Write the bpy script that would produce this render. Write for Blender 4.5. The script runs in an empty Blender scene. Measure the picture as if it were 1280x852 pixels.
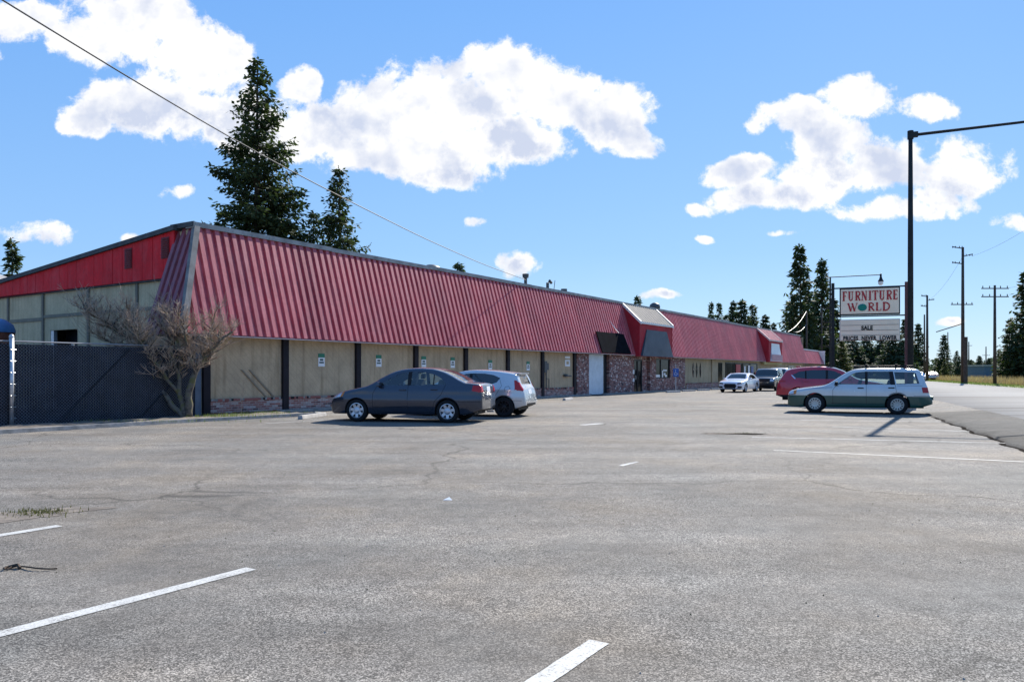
import bpy, bmesh, math, random
from mathutils import Vector, Matrix
R = math.radians
rnd = random.Random(11)
scn = bpy.context.scene
col = scn.collection

# ------------------------------------------------------------------ camera frame constants
F, CX, HY, H = 950.0, 640.0, 465.5, 1.45
def gp(px, py, z=0.0):
    """point on the ground plane z seen at a pixel of the 1280 wide photograph"""
    Y = F*(H-z)/(py-HY)
    return Vector(((px-CX)/F*Y, Y, z))
def at(px, py, Y):
    return Vector(((px-CX)/F*Y, Y, H+(HY-py)*Y/F))
# building frame: A corner, u along the front, n to the back
A = Vector((-10.0, 24.8, 0)); U = Vector((.5417, .8406, 0)); N = Vector((-.8406, .5417, 0))
def P(s, o, z): return A + U*s + N*o + Vector((0, 0, z))
def s_of(px, o=0.0):
    k = (px-CX)/F
    return (k*(A.y+o*N.y)-(A.x+o*N.x))/(U.x-k*U.y)
# road frame
RU = Vector((.366, .931, 0)); RN = Vector((.931, -.366, 0))
def RP(r, c, z=0.0): return RU*r + RN*c + Vector((0, 0, z))

# ------------------------------------------------------------------ materials
class NT:
    def __init__(s, name):
        s.m = bpy.data.materials.new(name); s.m.use_nodes = True
        s.t = s.m.node_tree; s.n = s.t.nodes; s.l = s.t.links
        s.b = s.n['Principled BSDF']; s.out = s.n['Material Output']
    def new(s, typ, **kw):
        x = s.n.new(typ)
        for k, v in kw.items():
            setattr(x, k, v)
        return x
    def link(s, a, b): s.l.new(a, b)
    def coord(s, rotz=0.0, scale=(1, 1, 1)):
        tc = s.new('ShaderNodeTexCoord'); mp = s.new('ShaderNodeMapping')
        mp.inputs['Rotation'].default_value = (0, 0, rotz); mp.inputs['Scale'].default_value = scale
        s.link(tc.outputs['Object'], mp.inputs[0]); return mp.outputs[0]
    def noise(s, vec, scale, detail=4, rough=.55, dist=0.0):
        x = s.new('ShaderNodeTexNoise'); x.inputs['Scale'].default_value = scale
        x.inputs['Detail'].default_value = detail; x.inputs['Roughness'].default_value = rough
        x.inputs['Distortion'].default_value = dist
        s.link(vec, x.inputs['Vector']); return x.outputs['Fac']
    def ramp(s, fac, stops):
        x = s.new('ShaderNodeValToRGB'); e = x.color_ramp.elements
        while len(e) < len(stops): e.new(.5)
        for el, (p, c) in zip(e, stops):
            el.position = p; el.color = (*c, 1) if len(c) == 3 else c
        s.link(fac, x.inputs[0]); return x.outputs[0]
    def mix(s, a, b, fac, mode='MIX'):
        x = s.new('ShaderNodeMix', data_type='RGBA', blend_type=mode)
        for v, i in ((fac, 0), (a, 6), (b, 7)):
            if hasattr(v, 'is_linked'): s.link(v, x.inputs[i])
            elif i == 0: x.inputs[0].default_value = v
            else: x.inputs[i].default_value = (*v, 1)
        return x.outputs[2]
    def math(s, op, a, b=0.0, c=None, clamp=False):
        x = s.new('ShaderNodeMath', operation=op, use_clamp=clamp)
        for i, v in enumerate((a, b, c)):
            if v is None: continue
            if hasattr(v, 'is_linked'): s.link(v, x.inputs[i])
            else: x.inputs[i].default_value = v
        return x.outputs[0]
    def bump(s, h, strength=.3, dist=.01, prev=None):
        x = s.new('ShaderNodeBump'); x.inputs['Strength'].default_value = strength
        x.inputs['Distance'].default_value = dist; s.link(h, x.inputs['Height'])
        if prev is not None: s.link(prev, x.inputs['Normal'])
        s.link(x.outputs[0], s.b.inputs['Normal']); return x.outputs[0]
    def set(s, **kw):
        for k, v in kw.items():
            i = s.b.inputs[k.replace('_', ' ')]
            if hasattr(v, 'is_linked'): s.link(v, i)
            elif isinstance(v, tuple) and len(v) == 3: i.default_value = (*v, 1)
            else: i.default_value = v
        return s

def simple(name, c, rough=.6, metal=0.0, var=.18, scale=3.0, bump=0.0, bscale=60, **kw):
    t = NT(name); v = t.coord()
    if max(c) < .12 and metal == 0 and 'Specular_IOR_Level' not in kw: kw['Specular_IOR_Level'] = .18
    f = t.noise(v, scale, 5, .6)
    d = tuple(x*(1-var) for x in c); e = tuple(min(1, x*(1+var)) for x in c)
    t.set(Base_Color=t.ramp(f, [(.3, d), (.7, e)]), Roughness=rough, Metallic=metal, **kw)
    if bump: t.bump(t.noise(v, bscale, 4), bump, .01)
    return t.m

M = {}
ANG = math.atan2(U.y, U.x)
def wallvec(t):
    """(along wall, height) as x, y"""
    c = t.coord(-ANG); sp = t.new('ShaderNodeSeparateXYZ'); t.link(c, sp.inputs[0])
    cb = t.new('ShaderNodeCombineXYZ'); t.link(sp.outputs[0], cb.inputs[0]); t.link(sp.outputs[2], cb.inputs[1])
    t.link(sp.outputs[1], cb.inputs[2])
    return c, sp, cb.outputs[0]

def make_materials():
    # parking lot asphalt
    def asphalt(name, lo, hi, tint, big=(.74, 1.24)):
        t = NT(name); v = t.coord()
        f1 = t.noise(v, 120, 3, .75)
        vor = t.new('ShaderNodeTexVoronoi'); vor.inputs['Scale'].default_value = 130; t.link(v, vor.inputs['Vector'])
        sep = t.new('ShaderNodeSeparateColor'); t.link(vor.outputs['Color'], sep.inputs[0])
        agg = t.math('ADD', t.math('MULTIPLY', f1, .55), t.math('MULTIPLY', sep.outputs[0], .45))
        base = t.ramp(agg, [(.22, lo), (.5, tint), (.68, hi), (.86, tuple(x*1.7 for x in hi))])
        base = t.mix(base, tint, t.ramp(t.noise(v, .45, 5, .6), [(.38, (0, 0, 0)), (.62, (.62,)*3)]))
        b1 = t.noise(v, .22, 6, .6, .6); b2 = t.noise(v, 1.7, 5, .65)
        lg = t.math('ADD', t.math('MULTIPLY', b1, .65), t.math('MULTIPLY', b2, .35))
        g = t.ramp(lg, [(.34, (big[0],)*3), (.5, (1, 1, 1)), (.66, (big[1], big[1]*.98, big[1]*.94))])
        c = t.mix(base, g, 1.0, 'MULTIPLY')
        # broad worn streaks
        vs = t.coord(-ANG, (.06, .8, 1)); st = t.noise(vs, 1.0, 4, .6)
        c = t.mix(c, t.ramp(st, [(.42, (.88,)*3), (.62, (1.12,)*3)]), 1.0, 'MULTIPLY')
        tn = t.noise(v, .35, 5, .65); c = t.mix(c, t.ramp(tn, [(.36, (.93, .97, 1.0)), (.5, (1, 1, 1)), (.66, (1.06, 1.0, .92))]), 1.0, 'MULTIPLY')
        md = t.noise(v, 5.0, 4, .7); c = t.mix(c, t.ramp(md, [(.34, (.86,)*3), (.66, (1.13,)*3)]), 1.0, 'MULTIPLY')
        # stains
        sn = t.noise(v, .55, 3, .5); c = t.mix(c, (.055, .05, .045), t.ramp(sn, [(.68, (0, 0, 0)), (.78, (.5,)*3)]))
        dr = t.noise(v, 2.6, 2, .4); c = t.mix(c, (.045, .04, .035), t.ramp(dr, [(.755, (0, 0, 0)), (.79, (.55,)*3)]))
        # cracks
        wv = t.new('ShaderNodeTexNoise'); wv.inputs['Scale'].default_value = .8; wv.inputs['Detail'].default_value = 6
        t.link(v, wv.inputs['Vector'])
        av = t.new('ShaderNodeVectorMath', operation='MULTIPLY_ADD'); av.inputs[1].default_value = (1.5, 1.5, 0)
        t.link(wv.outputs['Color'], av.inputs[0]); t.link(v, av.inputs[2])
        vc = t.new('ShaderNodeTexVoronoi', feature='DISTANCE_TO_EDGE'); vc.inputs['Scale'].default_value = .16
        t.link(av.outputs[0], vc.inputs['Vector'])
        mk = t.ramp(t.noise(v, .13, 2), [(.42, (0, 0, 0)), (.52, (1, 1, 1))])
        ck = t.ramp(vc.outputs['Distance'], [(0.0, (1, 1, 1)), (.006, (0, 0, 0))])
        ck = t.math('MULTIPLY', t.math('MULTIPLY', ck, mk), .62)
        c = t.mix(c, (.03, .027, .022), ck)
        t.set(Base_Color=c, Roughness=.9, Specular_IOR_Level=.22)
        t.bump(agg, .55, .006)
        return t.m
    M['asphalt'] = asphalt('asphalt', (.025, .022, .019), (.37, .333, .285), (.148, .134, .115))
    M['berm'] = asphalt('shoulder_asphalt', (.018, .017, .016), (.13, .12, .105), (.055, .052, .047), (.42, 1.5))
    # road: pale with long streaks
    t = NT('road_surface'); RA = math.atan2(RU.y, RU.x)
    v = t.coord(-RA, (.02, 1.0, 1)); st = t.noise(v, 1.1, 5, .6)
    v2 = t.coord(); f = t.noise(v2, 40, 4, .7)
    c = t.mix(t.ramp(st, [(.34, (.21, .192, .168)), (.5, (.34, .318, .283)), (.66, (.40, .38, .345))]), t.ramp(f, [(.3, (.8,)*3), (.7, (1.15,)*3)]), 1.0, 'MULTIPLY')
    t.set(Base_Color=c, Roughness=.95, Specular_IOR_Level=.08); M['road'] = t.m
    M['paint_white'] = None
    t = NT('road_paint'); v = t.coord(); f = t.noise(v, 70, 4, .75); g = t.noise(v, 6, 3)
    w = t.math('ADD', t.math('MULTIPLY', f, .75), t.math('MULTIPLY', g, .25))
    t.set(Base_Color=t.ramp(w, [(.39, (.17, .155, .14)), (.455, (.42, .41, .375)), (.6, (.56, .545, .50))]), Roughness=.7)
    t.bump(f, .4, .004); M['paint_white'] = t.m
    t = NT('faded_paint'); v = t.coord(); f = t.noise(v, 30, 4, .75); g = t.noise(v, 2.5, 3)
    w = t.math('ADD', t.math('MULTIPLY', f, .6), t.math('MULTIPLY', g, .4))
    t.set(Base_Color=t.ramp(w, [(.40, (.2, .19, .18)), (.56, (.55, .54, .51))]), Roughness=.8); M['paint_faded'] = t.m
    M['grass'] = simple('grass_soil', (.17, .20, .06), .95, var=.5, scale=1.5, bump=.6, bscale=8)
    M['field'] = simple('field', (.13, .12, .07), .95, var=.5, scale=.08, bump=.3, bscale=2)
    M['dirt'] = simple('dirt', (.17, .14, .11), .95, var=.45, scale=5, bump=.9, bscale=35)
    M['concrete'] = simple('concrete', (.36, .34, .31), .85, var=.25, scale=4, bump=.4, bscale=50)
    M['concrete_old'] = simple('old_concrete', (.25, .24, .22), .9, var=.35, scale=5, bump=.5, bscale=40)
    # wall siding, tan, diagonal grooves
    def siding(name, c0, diag):
        t = NT(name); c, sp, w = wallvec(t)
        if diag: q = t.math('ADD', sp.outputs[0], t.math('MULTIPLY', sp.outputs[2], 1.0))
        else: q = sp.outputs[0] if diag is False else sp.outputs[1]
        fr = t.math('FRACT', t.math('MULTIPLY', q, 1/.26)) 
        gr = t.math('LESS_THAN', fr, .055)
        n1 = t.noise(c, 1.3, 5, .6); n2 = t.noise(c, 14, 4, .6)
        base = t.mix(t.ramp(n1, [(.3, tuple(x*.82 for x in c0)), (.7, tuple(x*1.12 for x in c0))]), t.ramp(n2, [(.3, (.9,)*3), (.7, (1.07,)*3)]), 1.0, 'MULTIPLY')
        vs = t.new('ShaderNodeMapping'); vs.inputs['Scale'].default_value = (3, 3, .25); t.link(c, vs.inputs[0])
        drip = t.noise(vs.outputs[0], 1.5, 4, .6)
        base = t.mix(base, t.ramp(drip, [(.5, (1, 1, 1)), (.72, (.70, .67, .62))]), 1.0, 'MULTIPLY')
        base = t.mix(base, tuple(x*.6 for x in c0), t.math('MULTIPLY', gr, .6))
        t.set(Base_Color=base, Roughness=.85)
        t.bump(t.math('SUBTRACT', t.math('MULTIPLY', n2, .15), gr), .5, .01)
        return t.m
    M['siding'] = siding('diagonal_siding', (.52, .385, .235), True)
    M['siding_v'] = siding('vertical_siding', (.55, .45, .27), None)
    M['siding_far'] = siding('far_siding', (.44, .35, .21), False)
    # brick
    t = NT('used_brick'); c, sp, w = wallvec(t)
    b = t.new('ShaderNodeTexBrick'); b.inputs['Scale'].default_value = 1.0
    b.inputs['Brick Width'].default_value = .24; b.inputs['Row Height'].default_value = .075
    b.inputs['Mortar Size'].default_value = .008; b.inputs['Bias'].default_value = 0
    b.inputs['Color1'].default_value = (0, 0, 0, 1); b.inputs['Color2'].default_value = (1, 1, 1, 1); b.inputs['Mortar'].default_value = (.5, .5, .5, 1)
    t.link(w, b.inputs['Vector'])
    sc = t.new('ShaderNodeSeparateColor'); t.link(b.outputs['Color'], sc.inputs[0])
    cr = t.ramp(sc.outputs[0], [(0, (.10, .055, .05)), (.25, (.32, .12, .09)), (.5, (.36, .17, .13)), (.7, (.45, .36, .31)), (.85, (.30, .11, .09)), (1, (.5, .42, .37))])
    cc = t.mix(cr, (.42, .36, .32), b.outputs['Fac'])
    cc = t.mix(cc, t.ramp(t.noise(c, 20, 4), [(.3, (.75,)*3), (.7, (1.15,)*3)]), 1.0, 'MULTIPLY')
    t.set(Base_Color=cc, Roughness=.9); t.bump(t.math('SUBTRACT', 1.0, b.outputs['Fac']), .5, .01); M['brick'] = t.m
    # rustic clinker brick: mixed dark lumps
    t = NT('clinker_brick'); c, sp, w = wallvec(t)
    mp = t.new('ShaderNodeMapping'); mp.inputs['Scale'].default_value = (5.5, 12, 3); t.link(w, mp.inputs[0])
    vo = t.new('ShaderNodeTexVoronoi'); vo.inputs['Scale'].default_value = 1; vo.inputs['Randomness'].default_value = .8; t.link(mp.outputs[0], vo.inputs['Vector'])
    sc = t.new('ShaderNodeSeparateColor'); t.link(vo.outputs['Color'], sc.inputs[0])
    cr = t.ramp(sc.outputs[1], [(0, (.05, .03, .035)), (.35, (.22, .085, .07)), (.6, (.29, .13, .10)), (.85, (.30, .2, .18)), (.93, (.55, .47, .43))])
    vd = t.new('ShaderNodeTexVoronoi', feature='DISTANCE_TO_EDGE'); vd.inputs['Scale'].default_value = 1; vd.inputs['Randomness'].default_value = .8; t.link(mp.outputs[0], vd.inputs['Vector'])
    mo = t.ramp(vd.outputs['Distance'], [(0, (1, 1, 1)), (.07, (0, 0, 0))])
    cr = t.mix(cr, (.22, .17, .15), mo)
    t.set(Base_Color=cr, Roughness=.9); t.bump(vd.outputs['Distance'], .8, .03); M['clinker'] = t.m
    # mansard metal, faded maroon
    def metal(name, c0, fade, rough=.45):
        t = NT(name); c = t.coord(-ANG)
        n1 = t.noise(c, .7, 5, .6); n2 = t.noise(c, 9, 4, .6)
        mp = t.new('ShaderNodeMapping'); mp.inputs['Scale'].default_value = (5, 1, .35); t.link(c, mp.inputs[0])
        n3 = t.noise(mp.outputs[0], 2, 5, .65)
        b = t.ramp(n1, [(.3, tuple(x*.85 for x in c0)), (.7, tuple(x*1.12 for x in c0))])
        b = t.mix(b, fade, t.ramp(n3, [(.45, (0, 0, 0)), (.8, (.55,)*3)]))
        b = t.mix(b, t.ramp(n2, [(.3, (.88,)*3), (.7, (1.08,)*3)]), 1.0, 'MULTIPLY')
        spx = t.new('ShaderNodeSeparateXYZ'); t.link(c, spx.inputs[0])
        wn = t.new('ShaderNodeTexWhiteNoise', noise_dimensions='1D'); t.link(t.math('FLOOR', t.math('MULTIPLY', spx.outputs[0], 1.0)), wn.inputs['W'])
        b = t.mix(b, t.ramp(wn.outputs[0], [(0, (.86, .86, .88)), (1, (1.1, 1.1, 1.08))]), 1.0, 'MULTIPLY')
        t.set(Base_Color=b, Roughness=rough, Specular_IOR_Level=.3); t.bump(t.math('ADD', n1, t.math('MULTIPLY', n3, .5)), .25, .03)
        return t.m
    M['mansard'] = metal('maroon_metal', (.46, .095, .112), (.68, .31, .31))
    M['maroon_dark'] = metal('maroon_panel', (.40, .018, .03), (.42, .06, .07), .7)
    M['fascia'] = metal('red_fascia', (.80, .012, .02), (.75, .12, .12), .7)
    M['cap'] = simple('grey_cap_metal', (.30, .29, .27), .55, .3, var=.35, scale=2)
    M['cap_dark'] = simple('dark_fascia_board', (.075, .08, .08), .7, var=.3)
    M['hip'] = simple('weathered_hip_trim', (.17, .165, .155), .7, .0, var=.35, scale=3)
    M['drip'] = simple('drip_edge', (.62, .45, .42), .5, var=.2)
    M['dark_post'] = simple('dark_brown_post', (.016, .013, .017), .6, var=.3)
    M['soffit'] = simple('soffit', (.16, .13, .10), .8)
    M['roofing'] = simple('roof_membrane', (.2, .2, .2), .8)
    M['black_panel'] = simple('black_sign_blank', (.008, .009, .012), .95, var=.3, scale=2, Specular_IOR_Level=.02)
    M['grey_panel'] = simple('grey_sign_blank', (.075, .088, .105), .5, var=.25, scale=1.2)
    M['dormer_roof'] = simple('cream_ribbed_metal', (.165, .14, .12), .7, 0, var=.15)
    M['white_trim'] = simple('white_trim', (.72, .69, .64), .5, var=.12)
    M['roll_door'] = simple('pale_roll_door', (.55, .62, .66), .45, .1, var=.1)
    M['black_glass'] = simple('dark_glass', (.008, .010, .012), .12, var=.2, Specular_IOR_Level=.12)
    M['frame_dark'] = simple('dark_frame', (.02, .022, .025), .4)
    M['poster_red'] = simple('red_poster', (.5, .03, .04), .5)
    M['poster_white'] = simple('white_poster', (.75, .74, .7), .5)
    M['poster_blue'] = simple('blue_poster', (.1, .14, .3), .5)
    M['vent'] = simple('vent_metal', (.09, .09, .09), .5, .5)
    M['louvre'] = simple('louvre_red', (.16, .012, .015), .6)
    M['sign_white'] = simple('sign_white', (.78, .78, .76), .4, var=.05)
    M['sign_green'] = simple('sign_green', (.01, .18, .09), .4, var=.1)
    M['sign_ink'] = simple('sign_ink', (.06, .09, .08), .5)
    M['sign_blue'] = simple('sign_blue', (.02, .10, .38), .4, var=.1)
    M['cream'] = simple('cream_sign_face', (.92, .75, .53), .4, var=.08, scale=1)
    M['cream2'] = simple('cream_reader_face', (.90, .74, .53), .45, var=.08, scale=1)
    M['letter_red'] = simple('letter_red', (.42, .01, .012), .4, var=.1)
    M['letter_black'] = simple('letter_black', (.02, .018, .018), .4)
    M['track'] = simple('reader_track', (.16, .12, .10), .5)
    # globe: teal sea with green land
    t = NT('globe_teal'); c = t.coord(); t.set(Base_Color=t.ramp(t.noise(c, 3.2, 4), [(.46, (.01, .17, .20)), (.54, (.015, .22, .15))]), Roughness=.5); M['globe'] = t.m; t.b.inputs['Specular IOR Level'].default_value = .2
    M['pole_rust'] = simple('rusty_red_brown_post', (.10, .035, .032), .65, .1, var=.35)
    M['pole_dark'] = simple('dark_metal_pole', (.022, .026, .027), .7, 0, var=.3)
    M['galv'] = simple('galvanised', (.5, .51, .52), .4, .7, var=.2, scale=12)
    M['wire'] = simple('cable', (.06, .06, .06), .6)
    M['wood_pole'] = simple('creosoted_wood', (.075, .055, .045), .85, var=.4, scale=4, bump=.4)
    M['slat'] = simple('dark_fence_slat', (.009, .010, .016), .6, var=.5, scale=3)
    M['fence_wire'] = simple('fence_wire', (.12, .125, .145), .6, .3)
    M['tank_blue'] = simple('blue_tank', (.05, .16, .32), .5, var=.2)
    M['rust'] = simple('rust', (.16, .05, .025), .9, var=.4, scale=10)
    def leaf(name, a, b, sc=.9):
        t = NT(name); v = t.coord(); f = t.noise(v, sc, 4, .7); g = t.noise(v, 9, 2)
        q = t.math('ADD', t.math('MULTIPLY', f, .6), t.math('MULTIPLY', g, .4))
        t.set(Base_Color=t.ramp(q, [(.35, a), (.65, b)]), Roughness=.7, Specular_IOR_Level=.25)
        tl = t.new('ShaderNodeBsdfTranslucent'); cn = t.mix(t.ramp(q, [(.35, a), (.65, b)]), (1.6, 1.9, .9), 1.0, 'MULTIPLY'); t.link(cn, tl.inputs[0])
        mx = t.new('ShaderNodeMixShader'); mx.inputs[0].default_value = .22; t.link(t.b.outputs[0], mx.inputs[1]); t.link(tl.outputs[0], mx.inputs[2]); t.link(mx.outputs[0], t.out.inputs[0])
        return t.m
    M['needle'] = leaf('conifer_needles', (.015, .028, .013), (.07, .088, .034))
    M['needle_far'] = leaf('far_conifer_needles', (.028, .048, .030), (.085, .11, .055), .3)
    M['needle_olive'] = leaf('olive_needles', (.05, .06, .02), (.12, .13, .045))
    M['bark'] = simple('bark', (.075, .055, .04), .95, var=.4, scale=5, bump=.6)
    t = NT('mossy_bark'); v = t.coord(); f = t.noise(v, 5, 5, .6)
    t.set(Base_Color=t.ramp(f, [(.36, (.06, .05, .04)), (.5, (.15, .125, .095)), (.62, (.13, .12, .045))]), Roughness=.95)
    t.bump(t.noise(v, 40, 4), .6, .01); M['moss_bark'] = t.m
    M['twig'] = simple('twig', (.42, .30, .21), .8, var=.35, scale=6)
    M['blade'] = leaf('grass_blades', (.10, .13, .035), (.21, .23, .08), 2)
    M['dry'] = leaf('dry_brush', (.22, .13, .09), (.42, .30, .20), .8)
    M['hole'] = simple('pothole_dark', (.035, .03, .025), .98, var=.5, scale=9, Specular_IOR_Level=.0)
    M['weed'] = leaf('weed', (.06, .06, .02), (.13, .12, .05), 6)
    # car materials
    def paint(name, c, metal=.55, rough=.25):
        t = NT(name); v = t.coord(); f = t.noise(v, 2.2, 4); g = t.noise(v, 14, 5, .7)
        t.set(Base_Color=t.mix(t.ramp(f, [(.3, tuple(x*.93 for x in c)), (.7, tuple(min(1, x*1.06) for x in c))]), t.ramp(g, [(.3, (.96,)*3), (.7, (1.03,)*3)]), 1.0, 'MULTIPLY'),
              Metallic=metal, Roughness=t.math('MULTIPLY_ADD', g, .12, rough-.06), Coat_Weight=1.0, Coat_Roughness=.03)
        return t.m
    M['p_navy'] = paint('slate_blue_paint', (.020, .029, .050), .4)
    M['p_silver'] = paint('silver_paint', (.56, .55, .53), .45)
    M['p_greysilver'] = paint('grey_silver_paint', (.54, .545, .55), .45)
    M['p_green'] = paint('dark_green_paint', (.008, .07, .05), .2, .4)
    M['p_red'] = paint('deep_red_paint', (.46, .014, .035), .3)
    M['p_white'] = paint('white_paint', (.72, .73, .76), .1)
    M['p_black'] = paint('black_paint', (.02, .021, .025), .3)
    M['p_champ'] = paint('pale_grey_paint', (.46, .46, .45), .4)
    M['plastic'] = simple('black_plastic', (.016, .016, .018), .55)
    M['rubber'] = simple('tyre_rubber', (.018, .018, .019), .85, bump=.2, bscale=80)
    M['chrome'] = simple('chrome', (.7, .7, .72), .15, 1.0, var=.05)
    M['rim'] = simple('rim_silver', (.55, .56, .58), .35, .7, var=.12)
    M['rim_black'] = simple('rim_black', (.03, .03, .033), .35, .4)
    M['tail'] = simple('tail_red', (.42, .012, .015), .15, var=.1)
    M['head'] = simple('headlamp_lens', (.55, .56, .58), .1, .5, var=.2, scale=14)
    M['amber'] = simple('amber_lens', (.55, .18, .03), .2)
    M['seat'] = simple('seat_cloth', (.07, .068, .066), .9)
    M['plate'] = simple('plate_white', (.7, .7, .72), .4, var=.08)
    t = NT('car_glass'); t.set(Base_Color=(.02, .03, .03), Roughness=.03)
    tr = t.new('ShaderNodeBsdfTransparent'); tr.inputs[0].default_value = (.74, .84, .81, 1)
    fr = t.new('ShaderNodeFresnel'); fr.inputs[0].default_value = 1.5
    gl = t.new('ShaderNodeBsdfGlossy'); gl.inputs['Roughness'].default_value = .03
    mx = t.new('ShaderNodeMixShader'); t.link(t.math('ADD', t.math('MULTIPLY', fr.outputs[0], 1.2), .06, clamp=True), mx.inputs[0])
    t.link(tr.outputs[0], mx.inputs[1]); t.link(gl.outputs[0], mx.inputs[2]); t.link(mx.outputs[0], t.out.inputs[0]); M['glass'] = t.m
    t2 = t.m.copy(); t2.name = 'tinted_glass'; M['glass_dark'] = t2
    for x in t2.node_tree.nodes:
        if x.type == 'BSDF_TRANSPARENT': x.inputs[0].default_value = (.08, .09, .1, 1)
make_materials()

# ------------------------------------------------------------------ mesh helpers
def _link(o, parent=None):
    col.objects.link(o)
    if parent is not None: o.parent = parent
    return o
def tag(o, label=None, cat=None, group=None, kind=None):
    for k, v in (('label', label), ('category', cat), ('group', group), ('kind', kind)):
        if v: o[k] = v
    return o
def empty(name, loc, rz=0.0, **kw):
    o = bpy.data.objects.new(name, None); o.empty_display_size = .2
    o.location = loc; o.rotation_euler = (0, 0, rz); col.objects.link(o)
    return tag(o, **kw)
class MB:
    def __init__(s): s.v = []; s.f = []; s.mi = []; s.m = 0
    def face(s, pts, m=None):
        b = len(s.v); s.v += [Vector(p) for p in pts]; s.f.append(tuple(range(b, b+len(pts)))); s.mi.append(s.m if m is None else m)
        return s
    def box8(s, p):      # p: 4 bottom (ccw) + 4 top
        b = len(s.v); s.v += [Vector(q) for q in p]
        for f in ((3, 2, 1, 0), (4, 5, 6, 7), (0, 1, 5, 4), (1, 2, 6, 5), (2, 3, 7, 6), (3, 0, 4, 7)):
            s.f.append(tuple(b+i for i in f)); s.mi.append(s.m)
        return s
    def box(s, c, d, rz=0.0):
        c = Vector(c); hx, hy, hz = d[0]/2, d[1]/2, d[2]/2
        rot = Matrix.Rotation(rz, 3, 'Z')
        q = [c+rot @ Vector(k) for k in ((-hx, -hy, -hz), (hx, -hy, -hz), (hx, hy, -hz), (-hx, hy, -hz), (-hx, -hy, hz), (hx, -hy, hz), (hx, hy, hz), (-hx, hy, hz))]
        return s.box8(q)
    def sbox(s, s0, s1, o0, o1, z0, z1):      # box in building frame
        return s.box8([P(s0, o0, z0), P(s1, o0, z0), P(s1, o1, z0), P(s0, o1, z0), P(s0, o0, z1), P(s1, o0, z1), P(s1, o1, z1), P(s0, o1, z1)])
    def tube(s, pts, r, seg=8, r1=None, cap=True, radii=None):
        pts = [Vector(p) for p in pts]; n = len(pts); rings = []
        for i, p in enumerate(pts):
            d = (pts[min(i+1, n-1)]-pts[max(i-1, 0)]).normalized()
            a = Vector((0, 0, 1)) if abs(d.z) < .9 else Vector((1, 0, 0))
            x = d.cross(a).normalized(); y = d.cross(x)
            rr = radii[i] if radii else (r if r1 is None else r+(r1-r)*i/(n-1))
            b = len(s.v)
            s.v += [p+(x*math.cos(2*math.pi*k/seg)+y*math.sin(2*math.pi*k/seg))*rr for k in range(seg)]
            rings.append(b)
        for a, b in zip(rings, rings[1:]):
            for k in range(seg):
                k2 = (k+1) % seg
                s.f.append((a+k, b+k, b+k2, a+k2)); s.mi.append(s.m)
        if cap:
            s.f.append(tuple(rings[0]+k for k in range(seg))); s.mi.append(s.m)
            s.f.append(tuple(rings[-1]+k for k in reversed(range(seg)))); s.mi.append(s.m)
        return s
    def lathe(s, prof, c, axis='Z', seg=16, sy=1.0):
        """prof: (r, h) list"""
        c = Vector(c); b = len(s.v)
        for r, h in prof:
            for k in range(seg):
                a = 2*math.pi*k/seg
                if axis == 'Z': q = Vector((r*math.cos(a), r*math.sin(a)*sy, h))
                else: q = Vector((r*math.cos(a), h, r*math.sin(a)))
                s.v.append(c+q)
        for i in range(len(prof)-1):
            for k in range(seg):
                k2 = (k+1) % seg
                s.f.append((b+i*seg+k, b+i*seg+k2, b+(i+1)*seg+k2, b+(i+1)*seg+k)); s.mi.append(s.m)
        return s
    def build(s, name, mats, parent=None, smooth=False, origin=None):
        if not isinstance(mats, (list, tuple)): mats = [mats]
        off = Vector((0, 0, 0))
        q = parent
        while q is not None: off += q.location; q = q.parent
        if parent is None and origin is not None: off = Vector(origin)
        me = bpy.data.meshes.new(name)
        me.from_pydata([tuple(v-off) for v in s.v], [], s.f)
        for m in mats: me.materials.append(m)
        me.polygons.foreach_set('material_index', s.mi)
        if smooth: me.polygons.foreach_set('use_smooth', [True]*len(s.f))
        me.update()
        o = bpy.data.objects.new(name, me)
        if parent is None and origin is not None: o.location = Vector(origin)
        return _link(o, parent)
def fix(o):
    bm = bmesh.new(); bm.from_mesh(o.data); bmesh.ops.recalc_face_normals(bm, faces=bm.faces); bm.to_mesh(o.data); bm.free(); return o
def bevel(o, w, seg=2):
    bm = bmesh.new(); bm.from_mesh(o.data)
    bmesh.ops.remove_doubles(bm, verts=bm.verts, dist=1e-5)
    bmesh.ops.bevel(bm, geom=list(bm.edges), offset=w, segments=seg, affect='EDGES', profile=.6, clamp_overlap=True)
    bm.to_mesh(o.data); bm.free(); return o

# ------------------------------------------------------------------ ground
def sheet(pts, name, mat, thick=None):
    m = MB(); m.face(pts); o = m.build(name, mat); tag(o, kind='structure'); return o
g = MB(); g.face([(-3000, -300, -.02), (3000, -300, -.02), (3000, 4000, -.02), (-3000, 4000, -.02)])
tag(g.build('ground', M['field']), kind='structure')
def grid_sheet(name, mat, f, r0, r1, nr, cs, zf):
    m = MB(); b = 0; rows = []
    for i in range(nr+1):
        r = r0+(r1-r0)*i/nr
        for c, z in cs(r): m.v.append(f(r, c, z))
    k = len(cs(r0))
    for i in range(nr):
        for j in range(k-1):
            m.f.append((i*k+j, i*k+j+1, (i+1)*k+j+1, (i+1)*k+j)); m.mi.append(0)
    o = m.build(name, mat, smooth=True); tag(o, kind='structure'); return fix(o)
# lot sheet: everything left of the road edge line
m = MB()
m.v = [RP(-25, 3.7, 0), RP(30.5, 3.7, 0), RP(31.5, 5.7, .0), RP(115, 5.7, .0), RP(115, -60, 0), RP(60, -90, 0), RP(-25, -60, 0)]
m.f = [tuple(range(7))]; m.mi = [0]
tag(fix(m.build('parking_lot', M['asphalt'])), kind='structure')
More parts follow.
